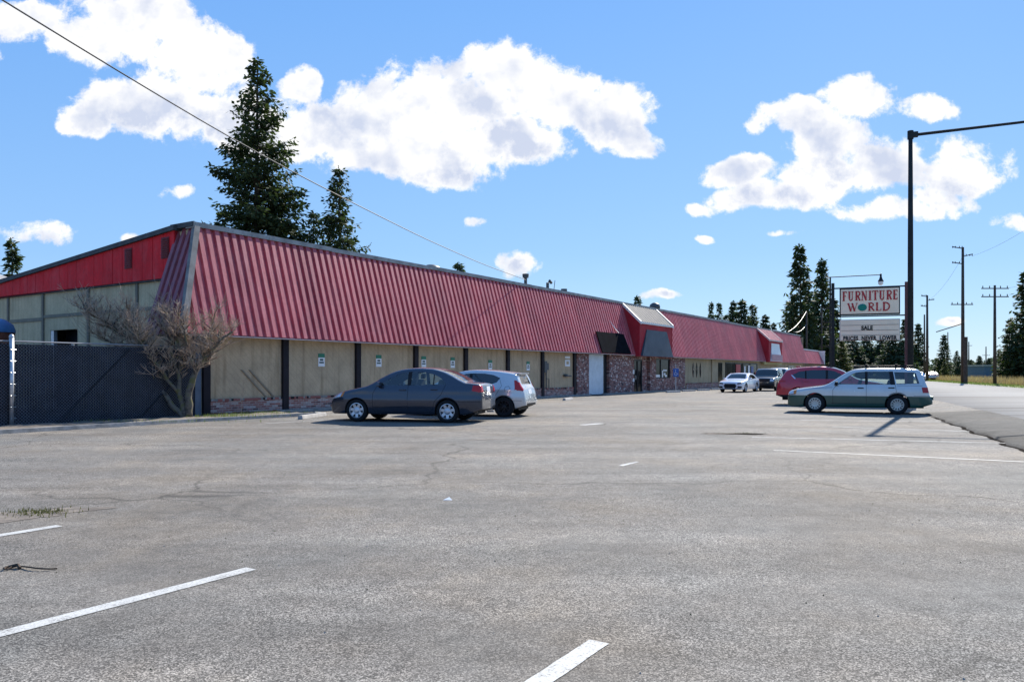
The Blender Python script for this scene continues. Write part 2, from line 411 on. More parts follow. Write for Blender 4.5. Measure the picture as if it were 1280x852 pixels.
# shoulder berm
def cs(r):
    w = .05*math.sin(r*1.7)+.04*math.sin(r*4.1+1)
    k = max(0, min(1, (31-r)/6)); ap = lambda c: .006+max(0, (c-4.3))/1.29*.094
    return [(3.72+w, -.004), (3.78+w, .045*k+.006), (4.3, .10*k+ap(4.3)*(1-k)+.002), (4.9, .13*k+ap(4.9)*(1-k)+.002), (5.35, .13*k+ap(5.35)*(1-k)+.002), (5.75, .105)]
grid_sheet('road_shoulder', M['berm'], RP, -25, 31.5, 140, cs, None)
grid_sheet('road', M['road'], RP, -60, 900, 30, lambda r: [(5.7, .0), (5.71, .10), (11, .14), (17.2, .10), (17.22, .02)], None)
grid_sheet('driveway_apron', M['asphalt'], RP, 30, 115, 10, lambda r: [(4.4, .004), (5.69, .098)], None)
grid_sheet('grass_verge', M['grass'], RP, -60, 900, 60, lambda r: [(17.25, .06), (18.5, .12), (21, .1), (26, .05), (80, .0), (400, .0)], None)
# weedy crumbling joint between lot and shoulder
m = MB(); q = random.Random(3)
pr = []
for i in range(900):
    r = 8+20*i/900; w = .05*math.sin(r*1.7)+.04*math.sin(r*4.1+1)
    pr.append((RP(r, 3.66+w-q.uniform(.0, .06), .003), RP(r, 3.735+w+q.uniform(0, .03), .004)))
for a, b in zip(pr, pr[1:]): m.face([a[0], a[1], b[1], b[0]])
tag(fix(m.build('joint_dirt', M['hole'])), kind='structure')

# parking lines
def strip(p0, p1, w, name, mat, z, label, ragged=False, group='white painted parking lines'):
    p0, p1 = Vector(p0), Vector(p1); d = (p1-p0).normalized(); n = Vector((-d.y, d.x, 0))*w/2
    m = MB(); k = max(2, int((p1-p0).length/.08)); qq = random.Random(5); rows = []
    for i in range(k+1):
        p = p0.lerp(p1, i/k); j = .006 if ragged else .002
        rows.append((p-n*(1+qq.uniform(-j, j)/w*2), p+n*(1+qq.uniform(-j, j)/w*2)))
    for a, b in zip(rows, rows[1:]): m.face([(a[0].x, a[0].y, z), (a[1].x, a[1].y, z), (b[1].x, b[1].y, z), (b[0].x, b[0].y, z)])
    o = fix(m.build(name, mat)); tag(o, kind='structure'); return o
lw = .115
L1e = gp(314, 710.5); strip(L1e-U*6, L1e, lw, 'parking_line', M['paint_white'], .004, '')
L2e = gp(749, 802); strip(L2e-U*5, L2e, lw, 'parking_line', M['paint_white'], .004, '')
L0e = gp(74, 657); strip(L0e-U*6, L0e, lw, 'parking_line', M['paint_white'], .004, '')
strip(gp(967, 562.5), gp(1290, 577.5), .07, 'parking_line', M['paint_white'], .004, '', True)
strip(gp(940, 546), gp(1262, 553.8), .08, 'parking_line', M['paint_faded'], .004, '', True)
strip(gp(1040, 533), gp(1212, 539), .08, 'parking_line', M['paint_faded'], .004, '', True)
strip(gp(1000, 525), gp(1180, 527), .08, 'parking_line', M['paint_faded'], .004, '', True)
strip(gp(332, 529), gp(420, 524), .1, 'parking_line', M['paint_faded'], .004, '', True)
strip(gp(728, 531), gp(752, 529), .22, 'parking_line', M['paint_faded'], .004, '', True)
strip(gp(776, 582), gp(797, 577), .07, 'parking_line', M['paint_faded'], .004, '', True)

# potholes: ragged low patches of broken asphalt with debris
def patch(c, rx, ry, rot, name, mat, z=.005, seed=1):
    q = random.Random(seed); m = MB(); pts = []
    k = 34
    for i in range(k):
        a = 2*math.pi*i/k; rr = 1+.28*math.sin(3*a+seed)+.16*math.sin(7*a+2*seed)+q.uniform(-.1, .1)
        x, y = rx*rr*math.cos(a), ry*rr*math.sin(a)
        pts.append(Vector((c[0]+x*math.cos(rot)-y*math.sin(rot), c[1]+x*math.sin(rot)+y*math.cos(rot), z)))
    m.face(pts); o = fix(m.build(name, mat)); tag(o, kind='structure'); return o
ph = gp(918, 542); patch(ph, .85, .26, R(-5), 'pothole', M['dirt'], .004, 2)
patch(ph+Vector((.1, -.06, 0)), .62, .15, R(-8), 'pothole', M['hole'], .007, 5); patch(ph+Vector((-.35, -.02, 0)), .22, .05, R(-20), 'pothole', M['hole'], .009, 8)
ph2 = gp(12, 645); patch(ph2, .75, .32, R(30), 'pothole', M['dirt'], .004, 7)
patch(gp(610, 549), .5, .12, 0.2, 'pothole', M['dirt'], .0035, 9)
def blades(name, spots, n, h, mat, seed, w=.008, lean=.5, parent=None):
    q = random.Random(seed); m = MB()
    for i in range(n):
        c, sx, sy = q.choice(spots); x = c[0]+q.gauss(0, sx); y = c[1]+q.gauss(0, sy); z0 = c[2] if len(c) > 2 else 0
        a = q.uniform(0, 6.28); hh = h*q.uniform(.35, 1.2); dx, dy = math.cos(a), math.sin(a); l = q.uniform(.1, lean)*hh
        m.face([(x-dy*w, y+dx*w, z0), (x+dy*w, y-dx*w, z0), (x+dx*l, y+dy*l, z0+hh)])
    return m.build(name, mat, parent)
o = blades('weeds', [(gp(35, 642), .25, .12), (gp(55, 640), .15, .06)], 350, .04, M['weed'], 4, .006)
tag(o, 'low weeds growing in the pothole at the left edge', 'weeds', kind='stuff')
o = blades('weeds', [(ph+Vector((.2, .16, 0)), .3, .06)], 90, .03, M['weed'], 6, .006)
tag(o, 'dry weeds in the pothole in the middle of the lot', 'weeds', kind='stuff')
# small gravel scattered on the lot
q = random.Random(21); m = MB()
for i in range(1500):
    d = 3.0+q.random()**.6*22; px = q.uniform(-60, 1340); x = (px-CX)/F*d
    if (Vector((x, d, 0)).dot(RN)) > 3.4: continue
    r = q.uniform(.003, .009); a = q.uniform(0, 6)
    b = [(x+r*math.cos(a+t), d+r*math.sin(a+t), 0) for t in (0, 2.1, 4.2)]; tip = (x, d, r*1.1)
    for i0 in range(3): m.face([b[i0], b[(i0+1) % 3], tip], q.choice((0, 0, 1)))
tag(m.build('gravel', [M['weed'], M['concrete_old']]), 'loose small stones scattered over the asphalt', 'gravel', kind='stuff')
# curled dark twig and paper scrap
m = MB(); c = gp(24, 711)
pts = [c+Vector((.12*math.cos(t*1.3)*t*.3-.12+.05*t, .05*math.sin(t*2.6), .008+.012*abs(math.sin(t*2)))) for t in [i*.25 for i in range(20)]]
m.tube(pts, .006, 5); m.tube([c+Vector((-.1, 0, .01)), c+Vector((-.03, .03, .025)), c+Vector((.01, -.01, .01))], .013, 5)
tag(m.build('fallen_twig', M['bark'], origin=None), 'dark curled twig lying on the asphalt beside the long white line', 'twig')
m = MB(); c = gp(559, 625); m.face([c+Vector((-.05, 0, .004)), c+Vector((.06, -.02, .006)), c+Vector((.02, .05, .03))]); m.face([c+Vector((-.05, 0, .004)), c+Vector((.02, .05, .03)), c+Vector((-.03, .06, .006))])
tag(m.build('paper_scrap', M['sign_white']), 'crumpled white paper scrap lying in the middle of the lot', 'litter')

# planting bed, kerb, walk along the wall
m = MB(); bed = []
top = []
for i in range(41):
    s = -12+14.6*i/40; w = -2.0-.35*max(0, (s+2)/4.6)
    top.append((s, w))
for (s, w), (s2, w2) in zip(top, top[1:]):
    m.box8([P(s, w, 0), P(s2, w2, 0), P(s2, w2+.18, 0), P(s, w+.18, 0), P(s, w+.02, .1), P(s2, w2+.02, .1), P(s2, w2+.17, .1), P(s, w+.17, .1)])
m.tube([P(2.6, -2.25, .045), P(2.9, -2.22, .04), P(3.1, -2.1, .02)], .09, 8, .05)
o = m.build('kerb', M['concrete_old']); tag(o, kind='structure')
m = MB(); q = random.Random(8); k = 44; nn = 10; vs = []
for i in range(k+1):
    s = -12+14.8*i/k
    for j in range(nn+1):
        w = -1.86-.35*max(0, (s+2)/4.6); o_ = w+(0-.02-w)*j/nn
        vs.append(P(s, o_, .07+q.uniform(-.02, .03)*(0 < j)+(-.05 if i == k else 0)))
m.v = vs
for i in range(k):
    for j in range(nn): m.f.append((i*(nn+1)+j, (i+1)*(nn+1)+j, (i+1)*(nn+1)+j+1, i*(nn+1)+j+1)); m.mi.append(0)
tag(fix(m.build('soil_bed', M['dirt'], smooth=True)), kind='structure')
o = blades('bed_grass', [(P(.3, -1.1, .07), .8, .25), (P(-.4, -1.4, .07), .5, .2), (P(1.6, -.7, .07), .7, .15), (P(-4, -.3, .07), 2, .08)], 1500, .1, M['blade'], 12, .007)
tag(o, 'patchy green weeds at the foot of the bare tree', 'weeds', kind='stuff')
# kerb strip by the wall
m = MB(); m.sbox(2.8, s_of(734), -.32, 0, 0, .12); m.sbox(s_of(753), 92, -.32, 0, 0, .10)
tag(bevel(m.build('walkway', M['concrete_old']), .015), kind='structure')

# ------------------------------------------------------------------ building
EN, EU, TU, TN = .4, 1.1, .1, .65
ZB, ZT = 2.66, 6.29
ROOT = A.copy()
bld = empty('commercial_building', ROOT, label='long single storey commercial building with ribbed maroon mansard roof', cat='building')
S_END = s_of(1000, TN)
def off_z(z): return -EN+(EN+TN)*(z-ZB)/(ZT-ZB)        # mansard surface offset at z
def sl_z(z): return -EU+(EU+TU)*(z-ZB)/(ZT-ZB)         # hip s at z
pil = [s_of(x) for x in (355, 446, 518.5, 581, 633.7, 677, 717)]
# walls
m = MB(); m.sbox(0, s_of(719.5), .0, .25, .0, 2.75)
m.build('wall', M['siding'], bld)
m = MB(); sA, sB = s_of(855), S_END+.0
m.sbox(sA, sB, .0, .25, 0, 2.75); m.build('wall', M['siding_far'], bld)
# low brick base
def brick_base(s0, s1):
    m = MB(); m.sbox(s0, s1, -.07, -.002, .1, .50); o = m.build('brick_base', M['brick'], bld)
    m = MB(); k = int((s1-s0)/.085)          # soldier course cap
    for i in range(k):
        a = s0+(s1-s0)*i/k; m.m = rnd.choice((0, 0, 1, 2)); m.sbox(a+.004, a+(s1-s0)/k-.004, -.1, -.003, .502, .575)
    m.build('brick_cap', [simple('brick_red%d' % rnd.randint(0, 9), (.30, .11, .09), .9), M['dark_post'], M['concrete_old']], o)
edges = [.0]+pil
for a, b in zip(edges, edges[1:]): brick_base(a+.14, b-.14)
brick_base(s_of(857), s_of(897))
# dark pillars
for s in [-.02]+pil:
    m = MB(); m.sbox(s-.13, s+.13, -.12, -.004, .0, ZB+.02); bevel(m.build('pillar', M['dark_post'], bld), .01)
m = MB(); m.sbox(-.42, -.2, -.06, .1, .05, ZB); m.build('downpipe', simple('blue_grey_board', (.10, .13, .17), .6), bld)
# diagonal trim boards on the first wall bay
m = MB()
for ds in (0, .32):
    p = [(1.35+ds, 1.55), (1.43+ds, 1.55), (2.45+ds, .6), (2.37+ds, .6)]
    m.box8([P(s, -.03, z) for s, z in p]+[P(s, -.004, z) for s, z in p])
fix(m.build('diagonal_batten', simple('brown_batten', (.24, .19, .13), .8), bld))  # both diagonal boards in one even brown
# clinker brick stretch with its openings
def clk(x0, x1, o0=-.10, z0=.0, z1=2.7, o1=.2):
    m = MB(); m.sbox(s_of(x0), s_of(x1), o0, o1, z0, z1); return m
clk(719.7, 734.5).build('clinker_wall', M['clinker'], bld)
clk(760, 791).build('clinker_wall', M['clinker'], bld)
clk(802.5, 811, .12, .0, 2.7, .3).build('clinker_wall', M['clinker'], bld)
clk(811, 818.5).build('clinker_wall', M['clinker'], bld)
clk(818.5, 836.5, -.10, 0, 1.02).build('clinker_wall', M['clinker'], bld)
clk(836.5, 855).build('clinker_wall', M['clinker'], bld)
clk(791, 802.5, -.09, 2.38, 2.7).build('clinker_wall', M['clinker'], bld)
clk(818.5, 836.5, -.09, 2.5, 2.7).build('clinker_wall', M['clinker'], bld)
# roll door
s0, s1 = s_of(734.7), s_of(753.8)
m = MB()
for i in range(9):
    z = .06+i*.285; m.sbox(s0, s1, -.02, .05, z, z+.265); m.sbox(s0, s1, -.008, .05, z+.265, z+.285)
o = m.build('roll_up_door', M['roll_door'], bld)
m = MB(); m.sbox(s0, s1, -.05, -.022, .0, .05); m.build('door_seal', M['rubber'], o)
m = MB(); m.sbox(s_of(754), s_of(760), .1, .3, 0, 2.7); m.build('recess_panel', M['frame_dark'], bld)
m = MB(); m.sbox(s0, s1, -.05, .2, 2.62, 2.72); m.build('lintel', M['dark_post'], bld)
# entrance door
s0, s1 = s_of(791.2), s_of(802.3)
m = MB(); m.sbox(s0, s1, .02, .08, .1, 2.375); o = m.build('entrance_door', M['black_glass'], bld)
m = MB(); m.sbox(s0, s0+.08, -.03, .015, .1, 2.375); m.sbox(s1-.08, s1, -.03, .015, .1, 2.375); m.sbox(s0+.08, s1-.08, -.03, .015, 2.28, 2.375); m.sbox((s0+s1)/2-.04, (s0+s1)/2+.04, -.03, .015, .1, 2.28)
m.build('door_frame', M['frame_dark'], o)
m = MB(); m.sbox(s0+.3, s0+.34, -.1, -.032, .95, 1.25); m.build('door_handle', M['galv'], o)
m = MB(); m.sbox(s0-.28, s0-.04, -.125, -.102, 1.35, 1.65); m.build('door_notice', M['poster_white'], o); m = MB(); m.sbox(s0-.26, s0-.04, -.125, -.102, .8, 1.05); m.build('door_notice', M['poster_white'], o)
# shop window with white graphics
s0, s1 = s_of(818.6), s_of(836.4)
m = MB(); m.sbox(s0, s1, .0, .06, 1.02, 2.5); o = m.build('shop_window', M['black_glass'], bld)
m = MB()
for a in (s0, s0+(s1-s0)*.36, s1-.07): m.sbox(a, a+.07, -.05, -.004, 1.02, 2.5)
m.sbox(s0+.07, s1-.07, -.048, -.006, 1.021, 1.08); m.sbox(s0+.07, s1-.07, -.048, -.006, 2.43, 2.499); m.build('window_frame', M['frame_dark'], o)
m = MB(); w = s1-s0
m.sbox(s0+.1, s0+w*.33, -.02, -.008, 1.1, 1.3); m.build('window_graphic', M['poster_white'], o); m = MB()
m.sbox(s0+w*.47, s0+w*.55, -.02, -.008, 1.08, 1.62); m.sbox(s0+w*.55, s0+w*.82, -.02, -.008, 1.56, 1.68)
m.sbox(s0+w*.60, s0+w*.72, -.021, -.009, 1.25, 1.42); m.sbox(s0+w*.68, s0+w*.82, -.022, -.0085, 1.12, 1.28)
m.build('window_graphic', M['poster_white'], o)
# three lancet windows, framed
for x in (866.3, 870.7, 875.2):
    sc_ = s_of(x); m = MB(); wv = .16
    prof = [(-wv*.5, 1.2), (0, 1.02), (wv*.5, 1.2), (wv, 1.5), (wv, 1.9), (wv*.5, 2.15), (0, 2.3), (-wv*.5, 2.15), (-wv, 1.9), (-wv, 1.5)]
    f0 = [P(sc_+a, -.03, z) for a, z in prof]; b0 = [P(sc_+a, -.003, z) for a, z in prof]; m.face(f0)
    for i in range(len(prof)): j = (i+1) % len(prof); m.face([f0[i], b0[i], b0[j], f0[j]])
    fix(m.build('narrow_window', M['black_glass'], bld))
m = MB(); s = s_of(889); m.tube([P(s, -.06, .1), P(s, -.06, 2.6)], .05, 8); m.build('downpipe', M['siding_far'], bld)
# doors and posters further along
def opening(x0, x1, z0, z1, mat, name, o0=-.03):
    m = MB(); m.sbox(s_of(x0), s_of(x1), o0, -.003, z0, z1); return m.build(name, mat, bld)
opening(897.6, 902.6, .1, 2.35, M['black_glass'], 'side_door')
for x0, x1 in ((906.5, 916.5), (917.5, 927), (928, 936), (937, 946)):
    o = opening(x0, x1, .5, 2.4, M['black_glass'], 'shop_window')
    m = MB(); a, b = s_of(x0), s_of(x1)
    for t in (a, b-.08): m.sbox(t, t+.08, -.07, -.032, .5, 2.4)
    m.sbox(a+.08, b-.08, -.068, -.034, 2.32, 2.399); m.build('window_frame', M['frame_dark'], o)
def poster(x0, x1, z0, z1, mat):
    m = MB(); m.sbox(s_of(x0), s_of(x1), -.085, -.072, z0, z1); return m.build('window_poster', mat, bld)
poster(919, 924.5, 1.0, 2.25, M['poster_red']); poster(929, 931, 1.3, 2.1, M['poster_white']); poster(934, 936.5, 1.1, 2.2, M['poster_white'])
poster(938, 941, 1.4, 2.1, M['poster_blue']); poster(912, 914, .6, 1.4, M['poster_white']); poster(943, 945.5, 1.0, 1.5, M['poster_red'])
opening(985, 992, .1, 2.3, M['black_glass'], 'side_door')
m = MB(); m.sbox(s_of(950), s_of(972), -.5, -.3, 2.35, 2.6); m.build('awning_sign', simple('ochre_board', (.45, .38, .15), .6), bld)
# electrical box and notices
m = MB(); s = s_of(682); m.sbox(s-.35, s-.05, -.14, -.004, 1.45, 2.1); m.sbox(s+.02, s+.2, -.1, -.004, 1.6, 2.0)
m.tube([P(s-.0, -.05, .1), P(s-.0, -.05, 1.6)], .03, 6); m.tube([P(s+.3, -.05, .1), P(s+.3, -.05, 1.1), P(s+.05, -.05, 1.1)], .02, 6)
m.build('meter_box', M['vent'], bld)
m = MB(); s = s_of(707); m.tube([P(s-.15, -.1, 1.25), P(s+.5, -.1, 1.25)], .04, 6); m.lathe([(0, -.05), (.12, -.04), (.14, 0), (.12, .1), (0, .12)], P(s-.2, -.12, 1.25), 'Z', 8); m.build('wall_tap', M['vent'], bld)

# mansard sheet metal with trapezoid ribs
def mans_pt(s, z, d=0.0):
    # d lifts outwards along the slope normal
    k = math.hypot(EN+TN, ZT-ZB); nz = (EN+TN)/k; no = -(ZT-ZB)/k
    return P(s, off_z(z)+no*d, z+nz*d)
def mans_profile(period=.335, h=.075):
    return [(0, 0), (.40, 0), (.46, 1), (.94, 1), (1.0, 0)]
def mansard(s0, s1, name, mat, hipL=False, hipR=None, z0=ZB, z1=ZT, period=.335, h=.092, parent=bld, skip=None, pt=mans_pt):
    m = MB(); prof = mans_profile(); pts = []
    s = s0
    while s < s1:
        for a, b in prof[:-1]:
            ss = s+a*period
            if ss <= s1: pts.append((ss, b*h))
        s += period
    pts.append((s1, 0))
    def zr_(s):
        lo, hi = z0, z1
        if hipL and s < TU: hi = ZB+(ZT-ZB)*(s+EU)/(EU+TU)
        if hipR and s > hipR[0]: hi = min(hi, ZT-(ZT-ZB)*(s-hipR[0])/(hipR[1]-hipR[0]))
        if skip and skip[0] < s < skip[1]: lo = skip[2]
        return lo, max(hi, lo+.001)
    for (a, da), (b, db) in zip(pts, pts[1:]):
        if b-a < 1e-5: continue
        la, ha = zr_(a); lb, hb = zr_(b)
        if skip:
            mid = zr_((a+b)/2)[0]; la = lb = mid
        nseg = 1
        m.face([pt(a, la, da), pt(b, lb, db), pt(b, hb, db), pt(a, ha, da)])
    o = m.build(name, mat, parent); return o
S_ENDB = s_of(1009, -EN)
d1a, d1b = s_of(799.5, -.75), s_of(840.5, -.75)
d2a, d2b = s_of(961, -.75), s_of(977.5, -.75)
mansard(-EU, d1a, 'mansard_cladding', M['mansard'], hipL=True)
mansard(d1b, d2a, 'mansard_cladding', M['mansard'])
mansard(d2b, S_ENDB, 'mansard_cladding', M['mansard'], hipR=(S_END, S_ENDB))
# left return of the mansard
def side_pt(t, z, d=0.0):
    return P(sl_z(z)-d, t, z)
m = MB(); per = .335; t = -EN; pts = []
prof = mans_profile()
while t < 1.55:
    for a, b in prof[:-1]: pts.append((t+a*per, b*.07))
    t += per
for (a, da), (b, db) in zip(pts, pts[1:]):
    def zh(t): return ZT if t >= TN else ZB+(ZT-ZB)*(t+EN)/(EN+TN)
    m.face([side_pt(b, ZB, db), side_pt(a, ZB, da), side_pt(a, zh(a), da), side_pt(b, zh(b), db)])
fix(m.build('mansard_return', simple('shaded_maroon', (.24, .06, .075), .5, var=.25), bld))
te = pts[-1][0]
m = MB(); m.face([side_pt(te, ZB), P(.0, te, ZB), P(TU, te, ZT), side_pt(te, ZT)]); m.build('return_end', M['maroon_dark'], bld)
# hip trim
m = MB()
a, b = P(-EU-.03, -EN-.04, ZB), P(TU-.03, TN-.04, ZT)
for w0, w1 in (((0, 0), (1, 0)), ((0, 0), (0, 1))):
    pass
m.box8([a-U*.10+N*.08, a-U*.12-N*.11, a+U*.08-N*.12, a+U*.05+N*.05, b-U*.10+N*.08, b-U*.12-N*.11, b+U*.08-N*.12, b+U*.05+N*.05])
fix(m.build('hip_trim', M['hip'], bld))
# caps along the top, drip edge, soffit
def slab(name, pts8, mat, parent=bld): m = MB(); m.box8(pts8); return fix(m.build(name, mat, parent))
m = MB(); q = random.Random(2); s = -.05
while s < S_END:
    e = min(s+3.05, S_END); dz = q.uniform(-.012, .012); m.sbox(s, e-.01, TN-.14, TN+.3, ZT-.04+dz, ZT+.12+dz); s = e
m.sbox(-.08, -.05+.0, TN-.14, TN+.3, ZT-.06, ZT+.15)
m.build('roof_cap', M['cap'], bld)
m = MB(); m.sbox(-.02, S_END, TN+.3, TN+.6, ZT, ZT+.16); m.sbox(-.12, .3, TN-.1, 1.75, ZT-.02, ZT+.14); m.build('roof_kerb', M['cap_dark'], bld)
m = MB(); m.sbox(-EU-.02, d1a-.15, -EN-.10, -EN-.02, ZB-.035, ZB-.003); m.sbox(d1b+.02, d2a-.15, -EN-.10, -EN-.02, ZB-.035, ZB-.003); m.sbox(d2b+.02, S_ENDB, -EN-.1, -EN-.02, ZB-.035, ZB-.003)
m.build('drip_edge', M['drip'], bld)
m = MB(); m.sbox(-EU, S_ENDB, -EN-.015, -.003, ZB-.02, ZB+.02); m.sbox(-EU, -.003, 0, 1.6, ZB-.02, ZB+.02); m.build('soffit', M['soffit'], bld)
# roof deck
m = MB(); m.box8([P(.05, TN+.2, ZT-.15), P(S_END, TN+.2, ZT-.15), P(S_END, 24, 4.2), P(.05, 24, 4.2), P(.05, TN+.2, ZT-.02), P(S_END, TN+.2, ZT-.02), P(S_END, 24, 4.35), P(.05, 24, 4.35)])
m.build('roof_deck', M['roofing'], bld)
# right end wall and back wall
m = MB(); m.box8([P(S_END-.2, .26, 0), P(S_END, .26, 0), P(S_END, 24, 0), P(S_END-.2, 24, 0), P(S_END-.2, .26, 6.1), P(S_END, .26, 6.1), P(S_END, 24, 4.2), P(S_END-.2, 24, 4.2)])
m.sbox(0, S_END-.21, 23.8, 24, 0, 4.19); m.build('end_wall', M['siding_far'], bld)
m = MB(); m.face([P(S_END, TN, ZT-.01), P(S_ENDB, -EN, ZB), P(S_ENDB, 3, ZB), P(S_END, 3, ZT-.01)]); m.build('mansard_end', M['mansard'], bld)
# side wall (left end) : panels, battens, red fascia, opening
def zf_top(t): return 6.27-(t-1.5)*(6.27-5.22)/12.6
ZF = 4.66
def side_prism(name, mat, t0, t1, s0, s1, z0, z1f, parent=bld, z0f=None):
    m = MB(); a0 = z0 if z0f is None else z0f(t0); a1 = z0 if z0f is None else z0f(t1)
    m.box8([P(s0, t0, a0), P(s1, t0, a0), P(s1, t1, a1), P(s0, t1, a1), P(s0, t0, z1f(t0)), P(s1, t0, z1f(t0)), P(s1, t1, z1f(t1)), P(s0, t1, z1f(t1))])
    return fix(m.build(name, mat, parent))
# opening pixel columns 62..98 -> t
def t_of(px, s=0.0):
    k = (px-CX)/F; bx, by = A.x+U.x*s, A.y+U.y*s
    return (k*by-bx)/(N.x-k*N.y)
ta, tb = t_of(97), t_of(63)
c5 = lambda t: ZF+.15
side_prism('side_wall', M['siding_v'], .26, ta, .0, .2, 0, c5)
side_prism('side_wall', M['siding_v'], tb, 22, .0, .2, 0, c5)
side_prism('side_wall', M['siding_v'], ta, tb, .0, .2, 3.12, c5)
side_prism('garage_opening', M['frame_dark'], ta-.02, tb+.02, .6, .7, 0, lambda t: 3.2)
side_prism('door_jamb', M['galv'], tb-.28, tb-.06, -.01, .12, 0, lambda t: 3.1)
side_prism('side_gable', M['siding_v'], .6, 23, .02, .18, ZF+.16, lambda t: zf_top(t)-.1)
for px in (11, 54.5, 111, 172):
    t = t_of(px); side_prism('batten', simple('tan_batten', (.17, .15, .11), .8), t-.07, t+.07, -.05, -.002, 0, lambda t: ZF-.02)
side_prism('batten', simple('tan_rail', (.20, .18, .13), .8), t_of(54.5)-.07, 20, -.035, -.003, 3.52, lambda t: 3.66)
side_prism('batten', simple('tan_rail2', (.20, .18, .13), .8), 2.0, t_of(54.5)+.07, -.035, -.003, 3.62, lambda t: 3.74)
side_prism('fascia_foot_band', M['cap_dark'], 1.5, 22, -.10, -.003, ZF-.06, lambda t: ZF+.02)  # dark strip along the lower edge of the red fascia
# fascia: vertical red boards
m = MB(); q = random.Random(4); t = 1.5
while t < 22:
    e = min(t+.62, 22); d = q.uniform(0, .008)
    m.box8([P(-.14-d, t, ZF), P(-.10, t, ZF), P(-.10, e-.02, ZF), P(-.14-d, e-.02, ZF), P(-.14-d, t, zf_top(t)), P(-.10, t, zf_top(t)), P(-.10, e-.02, zf_top(e)), P(-.14-d, e-.02, zf_top(e))])
    t = e
fix(m.build('red_fascia', M['fascia'], bld))
side_prism('fascia_backing', M['maroon_dark'], 1.5, 22, -.10, -.004, ZF+.02, lambda t: zf_top(t)-.02)
side_prism('fascia_cap', M['cap_dark'], 1.4, 22.2, -.24, .1, 0, lambda t: zf_top(t)+.10, z0f=lambda t: zf_top(t)-.06)
for px, s in ((207, 1), (161, 1)):
    t = t_of(px, -.14); m = MB()
    zc = zf_top(t)-.62
    m.box8([P(-.165, t-.22, zc-.3), P(-.15, t-.22, zc-.3), P(-.15, t+.22, zc-.3), P(-.165, t+.22, zc-.3), P(-.165, t-.22, zc+.42), P(-.15, t-.22, zc+.42), P(-.15, t+.22, zc+.42), P(-.165, t+.22, zc+.42)])
    for i in range(9):
        z = zc-.26+i*.075; m.box8([P(-.2, t-.2, z), P(-.166, t-.2, z+.03), P(-.166, t+.2, z+.03), P(-.2, t+.2, z), P(-.2, t-.2, z+.012), P(-.166, t-.2, z+.042), P(-.166, t+.2, z+.042), P(-.2, t+.2, z+.012)])
    fix(m.build('gable_vent', M['louvre'], bld))
# dormers
def dormer(sa, sb, big):
    FO = -.75; zt = 4.93; zb = ZB-.08; rt = TN-.02
    if not big: zt = 4.95
    # side cheeks
    for s, e in ((sa, 1), (sb, -1)):
        m = MB(); pts = [(FO, zb), (FO, zt), (rt, ZT+.0), (off_z(ZB)+.02, zb)]
        a = [P(s, o, z) for o, z in pts]; b = [P(s+.06*e, o, z) for o, z in pts]
        m.face(a); m.face(b[::-1])
        for i in range(4): j = (i+1) % 4; m.face([a[i], b[i], b[j], a[j]])
        fix(m.build('dormer_cheek', M['maroon_dark'], bld))
    m = MB(); m.sbox(sa+.06, sb-.06, FO+.02, FO+.06, zb, zt); fr = m.build('dormer_front', M['maroon_dark'], bld)
    # sloping little roof with ribs
    m = MB(); k = 16 if big else 9; w = (sb-sa-.2)
    def rp(s, f, d): return P(s, FO-.05+(rt-FO+.05)*f, zt+.02+(ZT+.02-zt)*f+d)
    for i in range(k):
        a = sa+.1+w*i/k; b = a+w/k*.45; c = a+w/k*.55; e = a+w/k*.9; f = a+w/k
        for x0, d0, x1, d1 in ((a, 0, b, 0), (b, 0, c, .05), (c, .05, e, .05), (e, .05, f, 0)):
            m.face([rp(x0, 0, d0), rp(x1, 0, d1), rp(x1, 1, d1), rp(x0, 1, d0)])
    m.build('dormer_roof', M['dormer_roof'] if big else M['mansard'], bld)
    m = MB()
    for s in (sa-.04, sb-.12):
        m.box8([P(s, FO-.1, zt-.12), P(s+.16, FO-.1, zt-.12), P(s+.16, rt, ZT-.08), P(s, rt, ZT-.08), P(s, FO-.1, zt+.1), P(s+.16, FO-.1, zt+.1), P(s+.16, rt, ZT+.14), P(s, rt, ZT+.14)])
    m.sbox(sa+.12, sb-.12, FO-.1, FO-.03, zt-.08, zt+.06)
    fix(m.build('dormer_trim', M['white_trim'] if big else M['drip'], bld))
    # sign blank, trapezoid
    w = sb-sa
    m = MB(); zz0, zz1 = (zb+.02, zt-.45) if big else (zb+.1, zt-.3)
    tr = [(sa+.03*w if big else sa+.12*w, zz0), (sb-.03*w if big else sb-.08*w, zz0), (sb-.2*w, zz1), (sa+.2*w, zz1)]
    lo = FO-.14 if big else FO-.05
    a = [P(tr[0][0], FO-.16, zz0), P(tr[1][0], FO-.16, zz0), P(tr[2][0], lo+.1, zz1), P(tr[3][0], lo+.1, zz1)]
    b = [P(s, FO+.015, z) for s, z in tr]
    m.face(a); m.face(b[::-1])
    for i in range(4): j = (i+1) % 4; m.face([a[i], b[i], b[j], a[j]])
    fix(m.build('sign_blank', M['grey_panel'] if big else M['sign_white'], fr))
    if not big:
        m = MB(); m.sbox(tr[0][0]+.02, tr[1][0]-.02, FO-.18, FO-.163, zz0+.05, zz0+.75); m.build('sign_band', simple('pink_band', (.5, .25, .27), .5), fr)
dormer(d1a, d1b, True); dormer(d2a, d2b, False)
